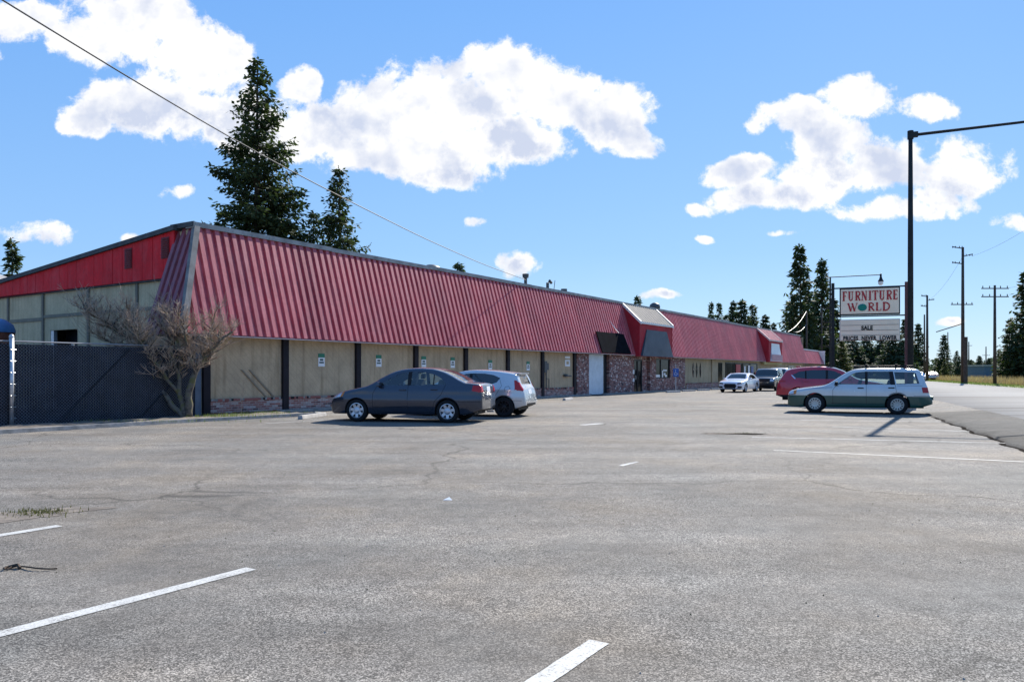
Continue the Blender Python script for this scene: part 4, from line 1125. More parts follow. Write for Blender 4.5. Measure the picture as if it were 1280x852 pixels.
hatch = dict(L=4.0, W=1.695, wb=2.55, fo=.8, wr=.31, rimr=.215, rim='multi', rimmat=M['rim_black'], paint=M['p_greysilver'], tt=.2, tail=.7,
    top=[(0, .44), (.03, .57), (.12, .68), (.4, .83), (.8, .95), (1.05, 1.04), (1.4, 1.22), (1.75, 1.37), (2.05, 1.44), (2.4, 1.46), (2.9, 1.44), (3.4, 1.385), (3.68, 1.33), (3.73, 1.27), (3.80, 1.10), (3.87, .96), (3.93, .88), (3.97, .72), (4.0, .5)],
    cab=(1.15, 3.5), seats=(2.0, 2.9), belt=.95, handles=[(2.1, .88), (2.98, .90)], mirror=(1.45, 1.0), r=.09,
    regions=[
        ('window', 'y', 'side', [(1.35, .97), (1.6, 1.13), (1.9, 1.27), (2.1, 1.32), (2.22, 1.33), (2.22, .98)], GD),
        ('black', 'y', 'side', [(2.22, .98), (2.22, 1.33), (2.31, 1.33), (2.31, .98)]),
        ('window', 'y', 'side', [(2.31, .98), (2.31, 1.335), (2.7, 1.325), (3.0, 1.28), (3.22, 1.19), (3.12, 1.06), (2.95, 1.0)], GD),
        ('windscreen', 'z', 'up', [(1.1, -.62), (1.1, .62), (1.8, .52), (1.8, -.52)], G),
        ('rear_window', 'x', 'rear', [(-.5, 1.0), (-.44, 1.27), (.44, 1.27), (.5, 1.0)], G),
        ('headlight', 'y', 'side', [(.06, .6), (.2, .75), (.5, .84), (.4, .68)], M['head']),
        ('tail_light', 'y', 'side', [(3.70, .84), (3.66, 1.12), (3.73, 1.12), (3.97, .86), (3.97, .78)], M['tail']),
        ('tail_light', 'x', 'rear', [(.62, .82), (.62, 1.06), (.85, 1.08), (.85, .80)], M['tail']), ('tail_light', 'x', 'rear', [(-.62, .82), (-.62, 1.06), (-.85, 1.08), (-.85, .80)], M['tail']),
        ('number_plate', 'x', 'rear', [(-.17, .70), (-.17, .84), (.17, .84), (.17, .70)], M['plate']),
        ('bumper_insert', 'x', 'rear', [(-.5, .32), (-.5, .42), (.5, .42), (.5, .32)], M['plastic']),
    ],
    seams=[[(1.35, .97), (1.25, .7), (1.27, .28)], [(2.26, .98), (2.25, .28)], [(3.2, 1.17), (3.28, .95), (3.05, .58), (2.96, .3)], [(1.3, .3), (2.9, .3)], [(3.3, .52), (3.9, .50)], [(3.40, .78), (3.52, .78), (3.56, .88), (3.50, .94), (3.40, .92), (3.38, .84), (3.40, .78)]],
    extra=[('roof_spoiler', M['p_greysilver'], [((3.68, 0, 1.325), (.2, 1.08, .03))]), ('rear_wiper', M['plastic'], [((3.83, -.12, 1.06), (.02, .32, .02))])])
wagon = dict(L=4.45, W=1.735, wb=2.525, fo=.90, wr=.325, rimr=.20, rim='holes', rimmat=simple('champagne_rim', (.55, .52, .46), .4, .5), paint=M['p_silver'], paint2=M['p_green'], tail=.45, tt=.09, nt=.22, nose=1.1, hmat=M['plastic'], mmat=M['plastic'], gap=.045,
    g=[(.15, .95), (.30, .985), (.55, 1.0), (.78, .995), (.95, .965), (1.1, .91), (1.3, .85), (1.5, .80), (1.9, .76)],
    top=[(0, .50), (.015, .64), (.06, .74), (.25, .81), (.7, .89), (1.15, .955), (1.30, 1.01), (1.5, 1.14), (1.8, 1.35), (2.0, 1.46), (2.2, 1.52), (2.6, 1.545), (3.3, 1.545), (3.9, 1.525), (4.06, 1.48), (4.14, 1.38), (4.24, 1.1), (4.30, .95), (4.34, .8), (4.36, .66), (4.40, .62), (4.45, .5)],
    cab=(1.25, 4.1), seats=(2.15, 3.05), belt=.95, handles=[(2.33, .865), (3.25, .88)], mirror=(1.58, 1.0), r=.08,
    regions=[
        ('window', 'y', 'side', [(1.60, .985), (1.82, 1.16), (2.06, 1.33), (2.2, 1.39), (2.46, 1.41), (2.46, .985)], G),
        ('black', 'y', 'side', [(2.46, .98), (2.46, 1.415), (2.54, 1.42), (2.54, .98)]),
        ('window', 'y', 'side', [(2.54, .985), (2.54, 1.415), (3.18, 1.415), (3.23, .985)], G),
        ('black', 'y', 'side', [(3.23, .98), (3.18, 1.42), (3.30, 1.42), (3.37, .98)]),
        ('window', 'y', 'side', [(3.40, 1.0), (3.33, 1.40), (3.90, 1.39), (3.97, 1.36), (4.07, 1.02)], G),
        ('windscreen', 'z', 'up', [(1.28, -.62), (1.28, .62), (1.98, .55), (1.98, -.55)], G),
        ('rear_window', 'x', 'rear', [(-.58, 1.0), (-.52, 1.40), (.52, 1.40), (.58, 1.0)], G),
        ('headlight', 'y', None, [(-.01, .63), (.05, .76), (.22, .785), (.20, .64)], M['head']),
        ('turn_signal', 'y', 'side', [(.20, .64), (.22, .785), (.32, .80), (.29, .65)], M['amber']),
        ('tail_light', 'y', 'side', [(4.16, .72), (4.13, .90), (4.40, .90), (4.40, .72)], M['tail']),
        ('tail_light', 'x', 'rear', [(.62, .72), (.62, .90), (.9, .90), (.9, .72)], M['tail']), ('tail_light', 'x', 'rear', [(-.62, .72), (-.62, .90), (-.9, .90), (-.9, .72)], M['tail']),
        ('number_plate', 'x', 'rear', [(-.17, .74), (-.17, .88), (.17, .88), (.17, .74)], M['plate']),
        ('grille', 'x', 'front', [(-.34, .60), (-.34, .70), (.34, .70), (.34, .60)], M['plastic']),
        ('paint2', 'y', None, [(-.1, .1), (-.1, .60), (4.6, .60), (4.6, .1)]),
    ],
    seams=[[(1.60, .98), (1.47, .8), (1.47, .32)], [(2.50, .98), (2.50, .32)], [(3.36, .98), (3.40, .75), (3.22, .55), (3.10, .34)], [(1.4, .35), (3.1, .35)], [(3.42, .955), (4.15, .955)], [(.3, .82), (1.45, .88)], [(3.9, .62), (4.4, .62)], [(.30, .81), (.27, .64), (.02, .62)]],
    extra=[('roof_rail', M['plastic'], [((3.0, .60, 1.60), (1.8, .045, .04)), ((3.0, -.60, 1.60), (1.8, .045, .04)), ((2.15, .60, 1.565), (.06, .03, .07)), ((3.85, .60, 1.565), (.06, .03, .07)), ((2.15, -.60, 1.565), (.06, .03, .07)), ((3.85, -.60, 1.565), (.06, .03, .07))]),
           ('roof_crossbar', M['plastic'], [((2.5, 0, 1.64), (.05, 1.3, .035)), ((3.4, 0, 1.64), (.05, 1.3, .035)), ((2.5, -.60, 1.625), (.08, .06, .06)), ((3.4, -.60, 1.625), (.08, .06, .06)), ((2.5, .60, 1.625), (.08, .06, .06)), ((3.4, .60, 1.625), (.08, .06, .06))]),
           ('rear_bumper_pad', M['p_green'], [((4.42, 0, .55), (.1, 1.5, .12))])])
suv = dict(L=4.55, W=1.84, wb=2.70, fo=.92, wr=.36, rimr=.245, rim='multi', rimmat=M['rim'], paint=M['p_red'], tail=.7, tt=.15,
    bot=[(0, .34), (.2, .26), (4.0, .28), (4.55, .42)],
    g=[(.2, .94), (.40, .98), (.7, 1.0), (.95, .985), (1.08, .95), (1.2, .91), (1.45, .82), (1.65, .75), (1.9, .72)],
    top=[(0, .55), (.02, .75), (.1, .88), (.5, 1.0), (1.0, 1.08), (1.3, 1.15), (1.6, 1.32), (1.95, 1.52), (2.3, 1.63), (2.8, 1.68), (3.3, 1.66), (3.8, 1.60), (4.08, 1.52), (4.18, 1.42), (4.34, 1.18), (4.44, 1.02), (4.50, .85), (4.53, .65), (4.55, .55)],
    cab=(1.35, 4.1), seats=(2.3, 3.2), belt=1.08, handles=[(2.4, 1.0), (3.3, 1.02)], mirror=(1.6, 1.14), r=.10,
    regions=[
        ('window', 'y', 'side', [(1.6, 1.12), (1.9, 1.30), (2.2, 1.46), (2.45, 1.5), (2.45, 1.12)], GD),
        ('black', 'y', 'side', [(2.45, 1.12), (2.45, 1.5), (2.54, 1.505), (2.54, 1.12)]),
        ('window', 'y', 'side', [(2.54, 1.12), (2.54, 1.51), (3.1, 1.50), (3.3, 1.48), (3.3, 1.13)], GD),
        ('black', 'y', 'side', [(3.3, 1.13), (3.3, 1.48), (3.36, 1.475), (3.36, 1.13)]),
        ('window', 'y', 'side', [(3.36, 1.14), (3.36, 1.47), (3.6, 1.44), (3.86, 1.30), (3.72, 1.17)], GD),
        ('window_chrome_trim', 'y', 'side', [(3.72, 1.14), (3.88, 1.30), (3.92, 1.29), (3.77, 1.13)], M['chrome']),
        ('windscreen', 'z', 'up', [(1.3, -.66), (1.3, .66), (2.1, .55), (2.1, -.55)], G),
        ('rear_window', 'x', 'rear', [(-.58, 1.17), (-.5, 1.45), (.5, 1.45), (.58, 1.17)], GD),
        ('tail_light', 'y', 'side', [(4.12, .99), (4.15, 1.06), (4.52, 1.09), (4.52, .98)], M['tail']),
        ('tail_light', 'x', 'rear', [(.45, .98), (.5, 1.07), (.95, 1.07), (.95, .98)], M['tail']), ('tail_light', 'x', 'rear', [(-.45, .98), (-.5, 1.07), (-.95, 1.07), (-.95, .98)], M['tail']),
        ('headlight', 'y', 'side', [(.05, .78), (.1, .86), (.4, .92), (.3, .80)], M['head']),
        ('number_plate', 'x', 'rear', [(-.17, .85), (-.17, 1.0), (.17, 1.0), (.17, .85)], M['plate']),
        ('black', 'y', None, [(-.1, .1), (-.1, .44), (4.7, .44), (4.7, .1)]),
    ],
    seams=[[(1.55, 1.1), (1.45, .8), (1.47, .46)], [(2.5, 1.1), (2.5, .46)], [(3.5, 1.12), (3.4, .8), (3.2, .46)], [(4.3, .72), (4.6, .72)]],
    extra=[('antenna_fin', M['p_red'], [((3.7, 0, 1.65), (.16, .03, .06))])])
qsedan = dict(L=4.9, W=1.87, wb=2.9, fo=.88, wr=.34, rimr=.24, rim='multi', rimmat=M['rim'], paint=M['p_white'], nt=.14,
    top=[(0, .58), (.02, .70), (.1, .78), (.5, .86), (1.2, .95), (1.45, 1.0), (1.9, 1.23), (2.3, 1.38), (2.7, 1.43), (3.2, 1.41), (3.7, 1.29), (4.1, 1.12), (4.3, 1.06), (4.75, 1.02), (4.85, .9), (4.9, .6)],
    cab=(1.45, 3.8), seats=(2.4, 3.3), belt=.95, handles=[(2.5, .86), (3.4, .87)], mirror=(1.85, .98), r=.09,
    regions=[
        ('window', 'y', 'side', [(1.75, .98), (2.1, 1.18), (2.4, 1.28), (2.6, 1.30), (2.6, .98)], GD),
        ('black', 'y', 'side', [(2.6, .98), (2.6, 1.31), (2.7, 1.31), (2.7, .98)]),
        ('window', 'y', 'side', [(2.7, .98), (2.7, 1.31), (3.1, 1.29), (3.5, 1.2), (3.75, 1.03)], GD),
        ('windscreen', 'z', 'up', [(1.5, -.70), (1.5, .70), (2.25, .56), (2.25, -.56)], GD),
        ('rear_window', 'z', 'up', [(3.6, -.5), (3.6, .5), (4.15, .6), (4.15, -.6)], GD),
        ('grille', 'x', 'front', [(-.38, .64), (-.46, .5), (-.38, .30), (.38, .30), (.46, .5), (.38, .64)], M['plastic']),
        ('headlight', 'x', 'front', [(.50, .60), (.54, .70), (.84, .74), (.84, .64)], M['frame_dark']),
        ('headlight', 'x', 'front', [(-.50, .60), (-.54, .70), (-.84, .74), (-.84, .64)], M['frame_dark']),
        ('air_intake', 'x', 'front', [(.52, .32), (.56, .46), (.84, .46), (.84, .32)], M['plastic']),
        ('air_intake', 'x', 'front', [(-.52, .32), (-.56, .46), (-.84, .46), (-.84, .32)], M['plastic']),
        ('tail_light', 'y', None, [(4.6, .8), (4.6, .95), (4.95, .95), (4.95, .8)], M['tail']),
    ],
    seams=[[(1.75, .97), (1.65, .3)], [(2.65, .98), (2.65, .3)], [(3.75, 1.0), (3.5, .5)]])
qtop = [(0, .62), (.02, .92), (.08, 1.02), (.6, 1.1), (1.3, 1.15), (1.42, 1.2), (1.7, 1.52), (1.9, 1.70), (2.2, 1.78), (3.0, 1.80), (4.3, 1.78), (4.5, 1.70), (4.58, 1.3), (4.64, .8), (4.68, .6)]
def boxy(paint, front_black):
    r = [
        ('window', 'y', 'side', [(1.75, 1.17), (2.0, 1.5), (2.15, 1.60), (2.6, 1.62), (2.6, 1.17)], GD),
        ('black', 'y', 'side', [(2.6, 1.17), (2.6, 1.62), (2.7, 1.62), (2.7, 1.17)]),
        ('window', 'y', 'side', [(2.7, 1.17), (2.7, 1.62), (3.4, 1.62), (3.4, 1.17)], GD),
        ('window', 'y', 'side', [(3.52, 1.17), (3.52, 1.62), (4.3, 1.60), (4.35, 1.17)], GD),
        ('windscreen', 'z', 'up', [(1.42, -.72), (1.42, .72), (1.88, .62), (1.88, -.62)], GD),
        ('rear_window', 'x', 'rear', [(-.6, 1.15), (-.56, 1.6), (.56, 1.6), (.6, 1.15)], GD),
        ('headlight', 'x', 'front', [(.55, .78), (.55, .94), (.82, .94), (.82, .78)], M['head']),
        ('headlight', 'x', 'front', [(-.55, .78), (-.55, .94), (-.82, .94), (-.82, .78)], M['head']),
        ('tail_light', 'y', None, [(4.5, .9), (4.45, 1.15), (4.7, 1.15), (4.7, .9)], M['tail'])]
    r += [('grille', 'x', 'front', [(-.5, .70), (-.5, .96), (.5, .96), (.5, .70)], M['plastic'])]
    if front_black: r += [('black', 'x', 'front', [(-1, .2), (-1, .66), (1, .66), (1, .2)])]
    return dict(L=4.68, W=1.88, wb=2.75, fo=.9, wr=.38, rimr=.24, rim='multi', rimmat=M['rim_black'], paint=paint, nt=.1, tt=.06, tail=.5,
        g=[(.2, .95), (.4, .985), (.8, 1.0), (1.05, .98), (1.18, .95), (1.4, .90), (1.75, .82), (2.0, .8)],
        top=qtop, bot=[(0, .45), (.3, .34), (4.2, .34), (4.68, .5)], cab=(1.5, 4.3), seats=(2.4, 3.3), belt=1.1, handles=[(2.5, 1.03), (3.35, 1.03)], mirror=(1.8, 1.2), r=.08, regions=r,
        seams=[[(1.72, 1.15), (1.65, .45)], [(2.65, 1.15), (2.65, .45)], [(3.46, 1.15), (3.4, .8)]])

# sedan pose
def place(spec, name, near_mid, fwd, near_is_left, k, label, cat, **kw):
    fwd = Vector((fwd[0], fwd[1], 0)).normalized(); left = Vector((-fwd.y, fwd.x, 0))
    c = Vector(near_mid)+(left*(-1 if near_is_left else 1))*spec['W']/2*k
    return build_car(name, spec, (c.x, c.y, .0), math.atan2(fwd.y, fwd.x), k, label, cat, **kw)
a = R(13); f = Vector((-math.cos(a), math.sin(a), 0))
nm = (gp(443, 527)+gp(560.3, 528.6))/2
place(sedan, 'parked_sedan', nm, f, True, 1.10, 'dark slate blue sedan parked near the fence end of the building', 'car')
a = R(17); f = Vector((-math.cos(a), math.sin(a), 0)); k = 1.07
rp_ = gp(629, 521.3); place(hatch, 'parked_hatchback', rp_+f*2.55*k/2, f, True, k, 'silver hatchback with black wheels parked behind the dark sedan', 'car')
a = R(25.5); f = Vector((-math.cos(a), math.sin(a), 0)); k = 1.05
nm = gp(1018.4, 515.9)-f*wagon['wb']*k/2
place(wagon, 'parked_wagon', nm, f, True, k, 'silver station wagon with green lower body and roof rack', 'car')
f = Vector((.9, -.43, 0)).normalized(); k = 1.04
rc = Vector((11.85, 34.2, 0)); nm = rc+f*(suv['L']-suv['fo']-suv['wb']/2)*k
place(suv, 'parked_suv', nm, f, False, k, 'dark red SUV parked behind the silver and green wagon', 'car')
f = -U
fc = Vector(((912.5-CX)/F*55.3, 55.3, 0)); c = fc-f*(qsedan['fo']+qsedan['wb']/2)
build_car('moving_sedan', qsedan, c, math.atan2(f.y, f.x), 1.0, 'white sedan with wide black grille facing the camera', 'car', detail=False)
f = Vector((-.47, -.88, 0)).normalized()
fc = Vector(((953.5-CX)/F*59.5, 59.5, 0)); sp = boxy(M['p_black'], True); c = fc-f*(sp['fo']+sp['wb']/2)
build_car('parked_off_roader', sp, c, math.atan2(f.y, f.x), 1.0, 'black boxy off roader with dark grille behind the white sedan', 'car', detail=False)
fc = Vector(((968-CX)/F*68.5, 68.5, 0)); sp = boxy(M['p_champ'], False); c = fc-f*(sp['fo']+sp['wb']/2)
build_car('parked_van', sp, c, math.atan2(f.y, f.x), 1.06, 'pale grey boxy SUV half hidden behind the black off roader', 'car', detail=False)
# far cars on the road
import copy as _cp
def far(px, Y, paint, lab, fwd):
    sp = dict(qsedan); sp['paint'] = paint; sp['seams'] = []
    build_car('distant_car', sp, ((px-CX)/F*Y, Y, .12), math.atan2(fwd.y, fwd.x), 1.05, lab, 'car', detail=False)
far(1146.5, 118, M['p_white'], 'white car far down the road left of the twin utility poles', -RU)
far(1163.5, 135, M['p_champ'], 'grey car far down the road right of the twin utility poles', RU)

# ------------------------------------------------------------------ sign with two posts
SR = RN.copy(); SF = -RU.copy()
pr_ = Vector(((1133.4-CX)/F*36.0, 36.0, 0)); SL = 3.22
pl_ = pr_-SR*SL
sg = empty('pylon_sign', (pr_+pl_)/2, label='cream furniture store sign above a letter board between two posts', cat='sign')
def post(name, p, top, mat, w=.13, par=None):
    m = MB(); m.box(p+Vector((0, 0, top/2)), (w, w, top), math.atan2(SR.y, SR.x)); return bevel(m.build(name, mat, par), .008)
post('post', pr_, H+(HY-352)*36/F, M['pole_rust'], .16, sg)
post('post', pl_, H+(HY-354)*37.2/F, M['pole_dark'], .14, sg)
def zz(py, Y=36.6): return H+(HY-py)*Y/F
def spt(a, z, d): return pl_+SR*a+SF*d+Vector((0, 0, z))
def sbx(m, a0, a1, z0, z1, d0, d1): m.box8([spt(a0, z0, d1), spt(a1, z0, d1), spt(a1, z0, d0), spt(a0, z0, d0), spt(a0, z1, d1), spt(a1, z1, d1), spt(a1, z1, d0), spt(a0, z1, d0)])
a0, a1 = .30, 2.93; z1u, z0u = zz(359.5), zz(393.5)
m = MB(); sbx(m, a0, a1, z0u, z1u, -.12, .12); cab = m.build('sign_cabinet', M['pole_dark'], sg)
m = MB(); sbx(m, a0+.05, a1-.05, z0u+.06, z1u-.06, .122, .13); m.build('sign_face', M['cream'], cab)
m = MB()
for z in (z1u+.02, z0u-.05): sbx(m, 0, SL, z-.03, z+.03, -.03, .03)
m.build('crossbar', M['pole_dark'], sg)
# serif lettering from strokes
def letters(word, x0, z0, adv, h, w, T, t, par, d0):
    m = MB(); dd = [0]
    def st(pts, wd):
        dd[0] += 1; d = d0+.0004*(dd[0] % 9)
        for (xa, ya), (xb, yb) in zip(pts, pts[1:]):
            v = Vector((xb-xa, yb-ya)); L_ = v.length
            if L_ < 1e-6: continue
            v /= L_; n = Vector((-v.y, v.x))*wd/2
            q_ = [(xa-n.x, ya-n.y), (xb-n.x, yb-n.y), (xb+n.x, yb+n.y), (xa+n.x, ya+n.y)]
            m.box8([spt(x, z, d-.012) for x, z in q_]+[spt(x, z, d) for x, z in q_])
            d += .00013
    def arc(cx, cz, rx, rz, a0_, a1_, n=12): return [(cx+rx*math.cos(R(a0_+(a1_-a0_)*i/n)), cz+rz*math.sin(R(a0_+(a1_-a0_)*i/n))) for i in range(n+1)]
    x = x0
    for ch in word:
        cw = adv.get(ch, w); l, r_ = x+.04, x+cw-.04; b, tp_ = z0, z0+h
        def ser(cx, z, s=.055): st([(cx-s, z), (cx+s, z)], t)
        if ch == 'F': st([(l+.05, b), (l+.05, tp_)], T); st([(l, tp_-t/2), (r_, tp_-t/2)], t*1.3); st([(l+.05, b+h*.52), (r_-.04, b+h*.52)], t); ser(l+.05, b+t/2); st([(r_, tp_), (r_, tp_-.09)], t); st([(r_-.04, b+h*.6), (r_-.04, b+h*.44)], t)
        if ch == 'E': st([(l+.05, b), (l+.05, tp_)], T); st([(l, tp_-t/2), (r_, tp_-t/2)], t*1.3); st([(l+.05, b+h*.52), (r_-.04, b+h*.52)], t); st([(l, b+t/2), (r_, b+t/2)], t*1.3); st([(r_, tp_), (r_, tp_-.09)], t); st([(r_, b), (r_, b+.1)], t); st([(r_-.04, b+h*.6), (r_-.04, b+h*.44)], t)
        if ch == 'L': st([(l+.05, b), (l+.05, tp_)], T); ser(l+.05, tp_-t/2); st([(l, b+t/2), (r_, b+t/2)], t*1.3); st([(r_, b), (r_, b+.11)], t)
        if ch == 'I': c_ = (l+r_)/2; st([(c_, b), (c_, tp_)], T); ser(c_, b+t/2, .065); ser(c_, tp_-t/2, .065)
        if ch == 'T': c_ = (l+r_)/2; st([(c_, b), (c_, tp_)], T); ser(c_, b+t/2, .06); st([(l-.02, tp_-t/2), (r_+.02, tp_-t/2)], t*1.3); st([(l-.02, tp_), (l-.02, tp_-.1)], t); st([(r_+.02, tp_), (r_+.02, tp_-.1)], t)
        if ch == 'U':
            rx = (r_-l)/2-.05; c_ = (l+r_)/2; st([(c_-rx, tp_), (c_-rx, b+.12)], T); st([(c_+rx, tp_), (c_+rx, b+.12)], t*1.2); st(arc(c_, b+.13, rx, .12, 180, 360), T*.7); ser(c_-rx, tp_-t/2); ser(c_+rx, tp_-t/2)
        if ch == 'N': st([(l+.03, b), (l+.03, tp_)], t*1.2); st([(r_-.03, b), (r_-.03, tp_)], t*1.2); st([(l+.03, tp_), (r_-.03, b)], T); ser(l+.03, b+t/2, .045); ser(l, tp_-t/2, .04); ser(r_-.03, tp_-t/2, .045)
        if ch == 'R': st([(l+.05, b), (l+.05, tp_)], T); ser(l+.05, b+t/2); st([(l, tp_-t/2), (l+.1, tp_-t/2)], t*1.2); st([(l+.1, tp_-t/2)]+arc(l+.1, b+h*.74, (r_-l)*.5, h*.26-t/2, 90, -90)+[(l+.05, b+h*.48)], T*.75); st([(l+.12, b+h*.48), (r_, b)], T*.9); ser(r_, b+t/2, .035)
        if ch == 'D': st([(l+.05, b), (l+.05, tp_)], T); st([(l, tp_-t/2), (l+.1, tp_-t/2)]+arc(l+.1, b+h/2, (r_-l)-.1, h/2-t/2, 90, -90)+[(l, b+t/2)], T*.8)
        if ch == 'W':
            q1 = x+.02; w_ = cw-.04; st([(q1, tp_), (q1+w_*.3, b)], T); st([(q1+w_*.3, b), (q1+w_*.5, tp_-.05)], t); st([(q1+w_*.46, tp_), (q1+w_*.74, b)], T); st([(q1+w_*.74, b), (q1+w_, tp_)], t); ser(q1, tp_-t/2); ser(q1+w_*.46, tp_-t/2, .04); ser(q1+w_, tp_-t/2, .045)
        x += cw
    return fix(m.build('lettering', M['letter_red'], par))
hf = (z1u-z0u)
letters('FURNITURE', a0+.09, z0u+hf*.53, {'I': .19, 'F': .25, 'E': .25, 'U': .31, 'N': .31, 'R': .28, 'T': .27}, hf*.345, .27, .072, .026, cab, .148)
letters('W', a0+.36, z0u+hf*.14, {'W': .42}, hf*.30, .27, .072, .024, cab, .148)
letters('RLD', a0+.36+.86, z0u+hf*.14, {'R': .33, 'L': .30, 'D': .36}, hf*.30, .3, .072, .024, cab, .148)
m = MB(); c_ = (a0+.36+.64, z0u+hf*.275); pts = [(c_[0]+.20*math.cos(t), c_[1]+.168*math.sin(t)) for t in [2*math.pi*i/28 for i in range(28)]]
fa = [spt(x, z, .15) for x, z in pts]; fb = [spt(x, z, .132) for x, z in pts]; m.face(fa)
for i in range(28): m.face([fa[i], fb[i], fb[(i+1) % 28], fa[(i+1) % 28]])
fix(m.build('globe_emblem', M['globe'], cab))
# reader board
z1l, z0l = zz(399), zz(425.5)
m = MB(); sbx(m, a0, a1, z0l, z1l, -.07, .07); rb = m.build('reader_board', simple('cream_frame', (.55, .5, .42), .5), sg)
m = MB(); sbx(m, a0+.04, a1-.04, z0l+.04, z1l-.04, .072, .08); m.build('reader_face', M['cream2'], rb)
m = MB(); hl = z1l-z0l
for fz_ in (.26, .48, .73): sbx(m, a0+.07, a1-.07, z0l+hl*fz_-.008, z0l+hl*fz_+.008, .082, .092)
m.build('letter_tracks', M['track'], rb)
def text(body, x, z, size, wide, par, spacing=1.0):
    cu = bpy.data.curves.new('txt', 'FONT'); cu.body = body; cu.size = size; cu.space_character = spacing; cu.extrude = .006; cu.offset = .012
    ob = bpy.data.objects.new('txt', cu); col.objects.link(ob)
    dg = bpy.context.evaluated_depsgraph_get(); me = bpy.data.meshes.new_from_object(ob.evaluated_get(dg))
    col.objects.unlink(ob); bpy.data.objects.remove(ob)
    xs_ = [v.co.x for v in me.vertices]; mn, mxx = min(xs_), max(xs_); sx = wide/(mxx-mn)
    off = sg.location
    for v in me.vertices: v.co = spt(x+(v.co.x-mn)*sx, z+v.co.y, .096+v.co.z)-off
    me.materials.clear(); me.materials.append(M['letter_black'])
    me.name = 'lettering'; _link(bpy.data.objects.new('lettering', me), par)
text('SALE', a0+.96, z0l+hl*.505, .27, .50, rb, 1.05)
text('PRICES  NEVER  LOWER', a0+.16, z0l+hl*.02, .28, 2.34, rb, 1.15)

# lamp on tall thin pole beside the sign
pb = at(1037.8, 465, 38.5); pb.z = 0
lp = empty('yard_lamp', pb, label='thin pole with a long arm and hanging lamp above the store sign', cat='street lamp')
zt = H+(HY-346)*38.5/F
m = MB(); m.tube([pb, pb+Vector((0, 0, zt))], .05, 10, .04); m.build('pole', M['pole_dark'], lp)
arm_e = at(1101, 343.3, 38.0)
m = MB(); m.tube([pb+Vector((-.25, 0, zt-.02)), pb+Vector((0, 0, zt-.02)), arm_e], .022, 8); m.build('arm', M['pole_dark'], lp)
m = MB(); e_ = arm_e
m.lathe([(.02, .06), (.045, .03), (.05, -.12), (.09, -.24), (.13, -.30), (.14, -.34)], e_, 'Z', 14); m.lathe([(.0, .07), (.03, .06)], e_, 'Z', 14); m.build('lamp_shade', M['frame_dark'], lp, smooth=True)
m = MB(); m.lathe([(.12, -.34), (.115, -.46), (.06, -.52), (0, -.53)], e_, 'Z', 12); m.build('lamp_globe', simple('frosted_glass', (.8, .8, .78), .3), lp, smooth=True)
# big street light pole with arm over the road
sb = Vector((15.52, 29.6, 0)); st_ = empty('street_light', sb, label='tall dark steel pole with arm reaching over the road', cat='street lamp')
zt = H+(HY-165)*29.6/F
m = MB(); m.tube([sb, sb+Vector((0, 0, zt*.58)), sb+Vector((0, 0, zt))], .11, 14, radii=[.115, .10, .075]); m.build('pole', M['pole_dark'], st_, smooth=True)
m = MB(); m.tube([sb+Vector((0, 0, zt-.28)), sb+Vector((0, 0, zt+.04))], .11, 12); m.box(sb+RN*.16+Vector((0, 0, zt-.12)), (.2, .16, .2), math.atan2(RN.y, RN.x)); m.build('arm_bracket', M['pole_dark'], st_)
m = MB(); m.tube([sb+RN*.15+Vector((0, 0, zt-.13)), sb+RN*3.5+Vector((0, 0, zt-.07)), sb+RN*7.5+Vector((0, 0, zt+.05))], .06, 10, .04); m.build('arm', M['pole_dark'], st_)
m = MB(); m.box(sb+RN*7.8+Vector((0, 0, zt)), (.8, .3, .14), math.atan2(RN.y, RN.x)); bevel(m.build('lamp_head', M['galv'], st_), .04)
m = MB(); m.tube([sb, sb+Vector((0, 0, .25))], .2, 12); m.build('base_plate', M['concrete'], st_)

# ------------------------------------------------------------------ utility poles
def upole(px, ytop, Y, ybase, label, arms=(), r=.17, lean=0.0, stub=False, w=None):
    b = Vector(((px-CX)/F*Y, Y, 0)); zt = H+(HY-ytop)*Y/F
    e = empty('utility_pole', b, label=label, cat='utility pole', group='wooden utility poles along the road')
    m = MB(); m.tube([b, b+Vector((lean, 0, zt))], r, 10, r*.62); m.build('pole', M['wood_pole'], e, smooth=True)
    for (yy, x0, x1, dy) in arms:
        z = H+(HY-yy)*Y/F; m = MB(); a_, b_ = (x0-px)/F*Y, (x1-px)/F*Y; l_ = lean*z/zt
        m.tube([b+Vector((l_+a_, -.05, z+dy*(-1 if a_ < 0 and b_ <= 0.3 else 0))), b+Vector((l_+b_, -.05, z+(dy if b_ > 0.3 else 0)))], .065, 6)
        for t in (() if dy >= .5 else (.05, .3, .7, .95)):
            x_ = l_+a_+(b_-a_)*t; m.tube([b+Vector((x_, -.05, z+.05)), b+Vector((x_, -.05, z+.3))], .05, 5)
        m.build('crossarm', M['wood_pole'], e)
    return e
e = upole(1203.5, 309, 97, 479, 'tallest wooden utility pole, with a shorter stub post at its foot', [(310.5, 1190, 1203, -.2), (320.5, 1204, 1215.5, .3), (329.8, 1190, 1203, -.2), (380.5, 1188.5, 1216, 0), (405, 1170, 1201, 1.0)], .24)
b = Vector(((1207-CX)/F*96, 96, 0)); m = MB(); m.tube([b, b+Vector((0, 0, H+(HY-421)*96/F))], .24, 10); m.build('stub_post', M['wood_pole'], e)
upole(1243.5, 356.5, 88, 480, 'wooden utility pole with two crossarms near the right edge', [(360.5, 1226.5, 1260.5, 0), (370.8, 1226.5, 1260.5, 0)], .2)
upole(1159, 369, 127, 476, 'utility pole right of the store sign with small top arms', [(370.5, 1151.5, 1158, -.1), (375.5, 1159, 1167.5, .2), (383, 1151, 1158, -.1)], .24)
upole(1155.5, 393, 150, 475, 'thin utility pole just left of the one right of the sign', [], .2)
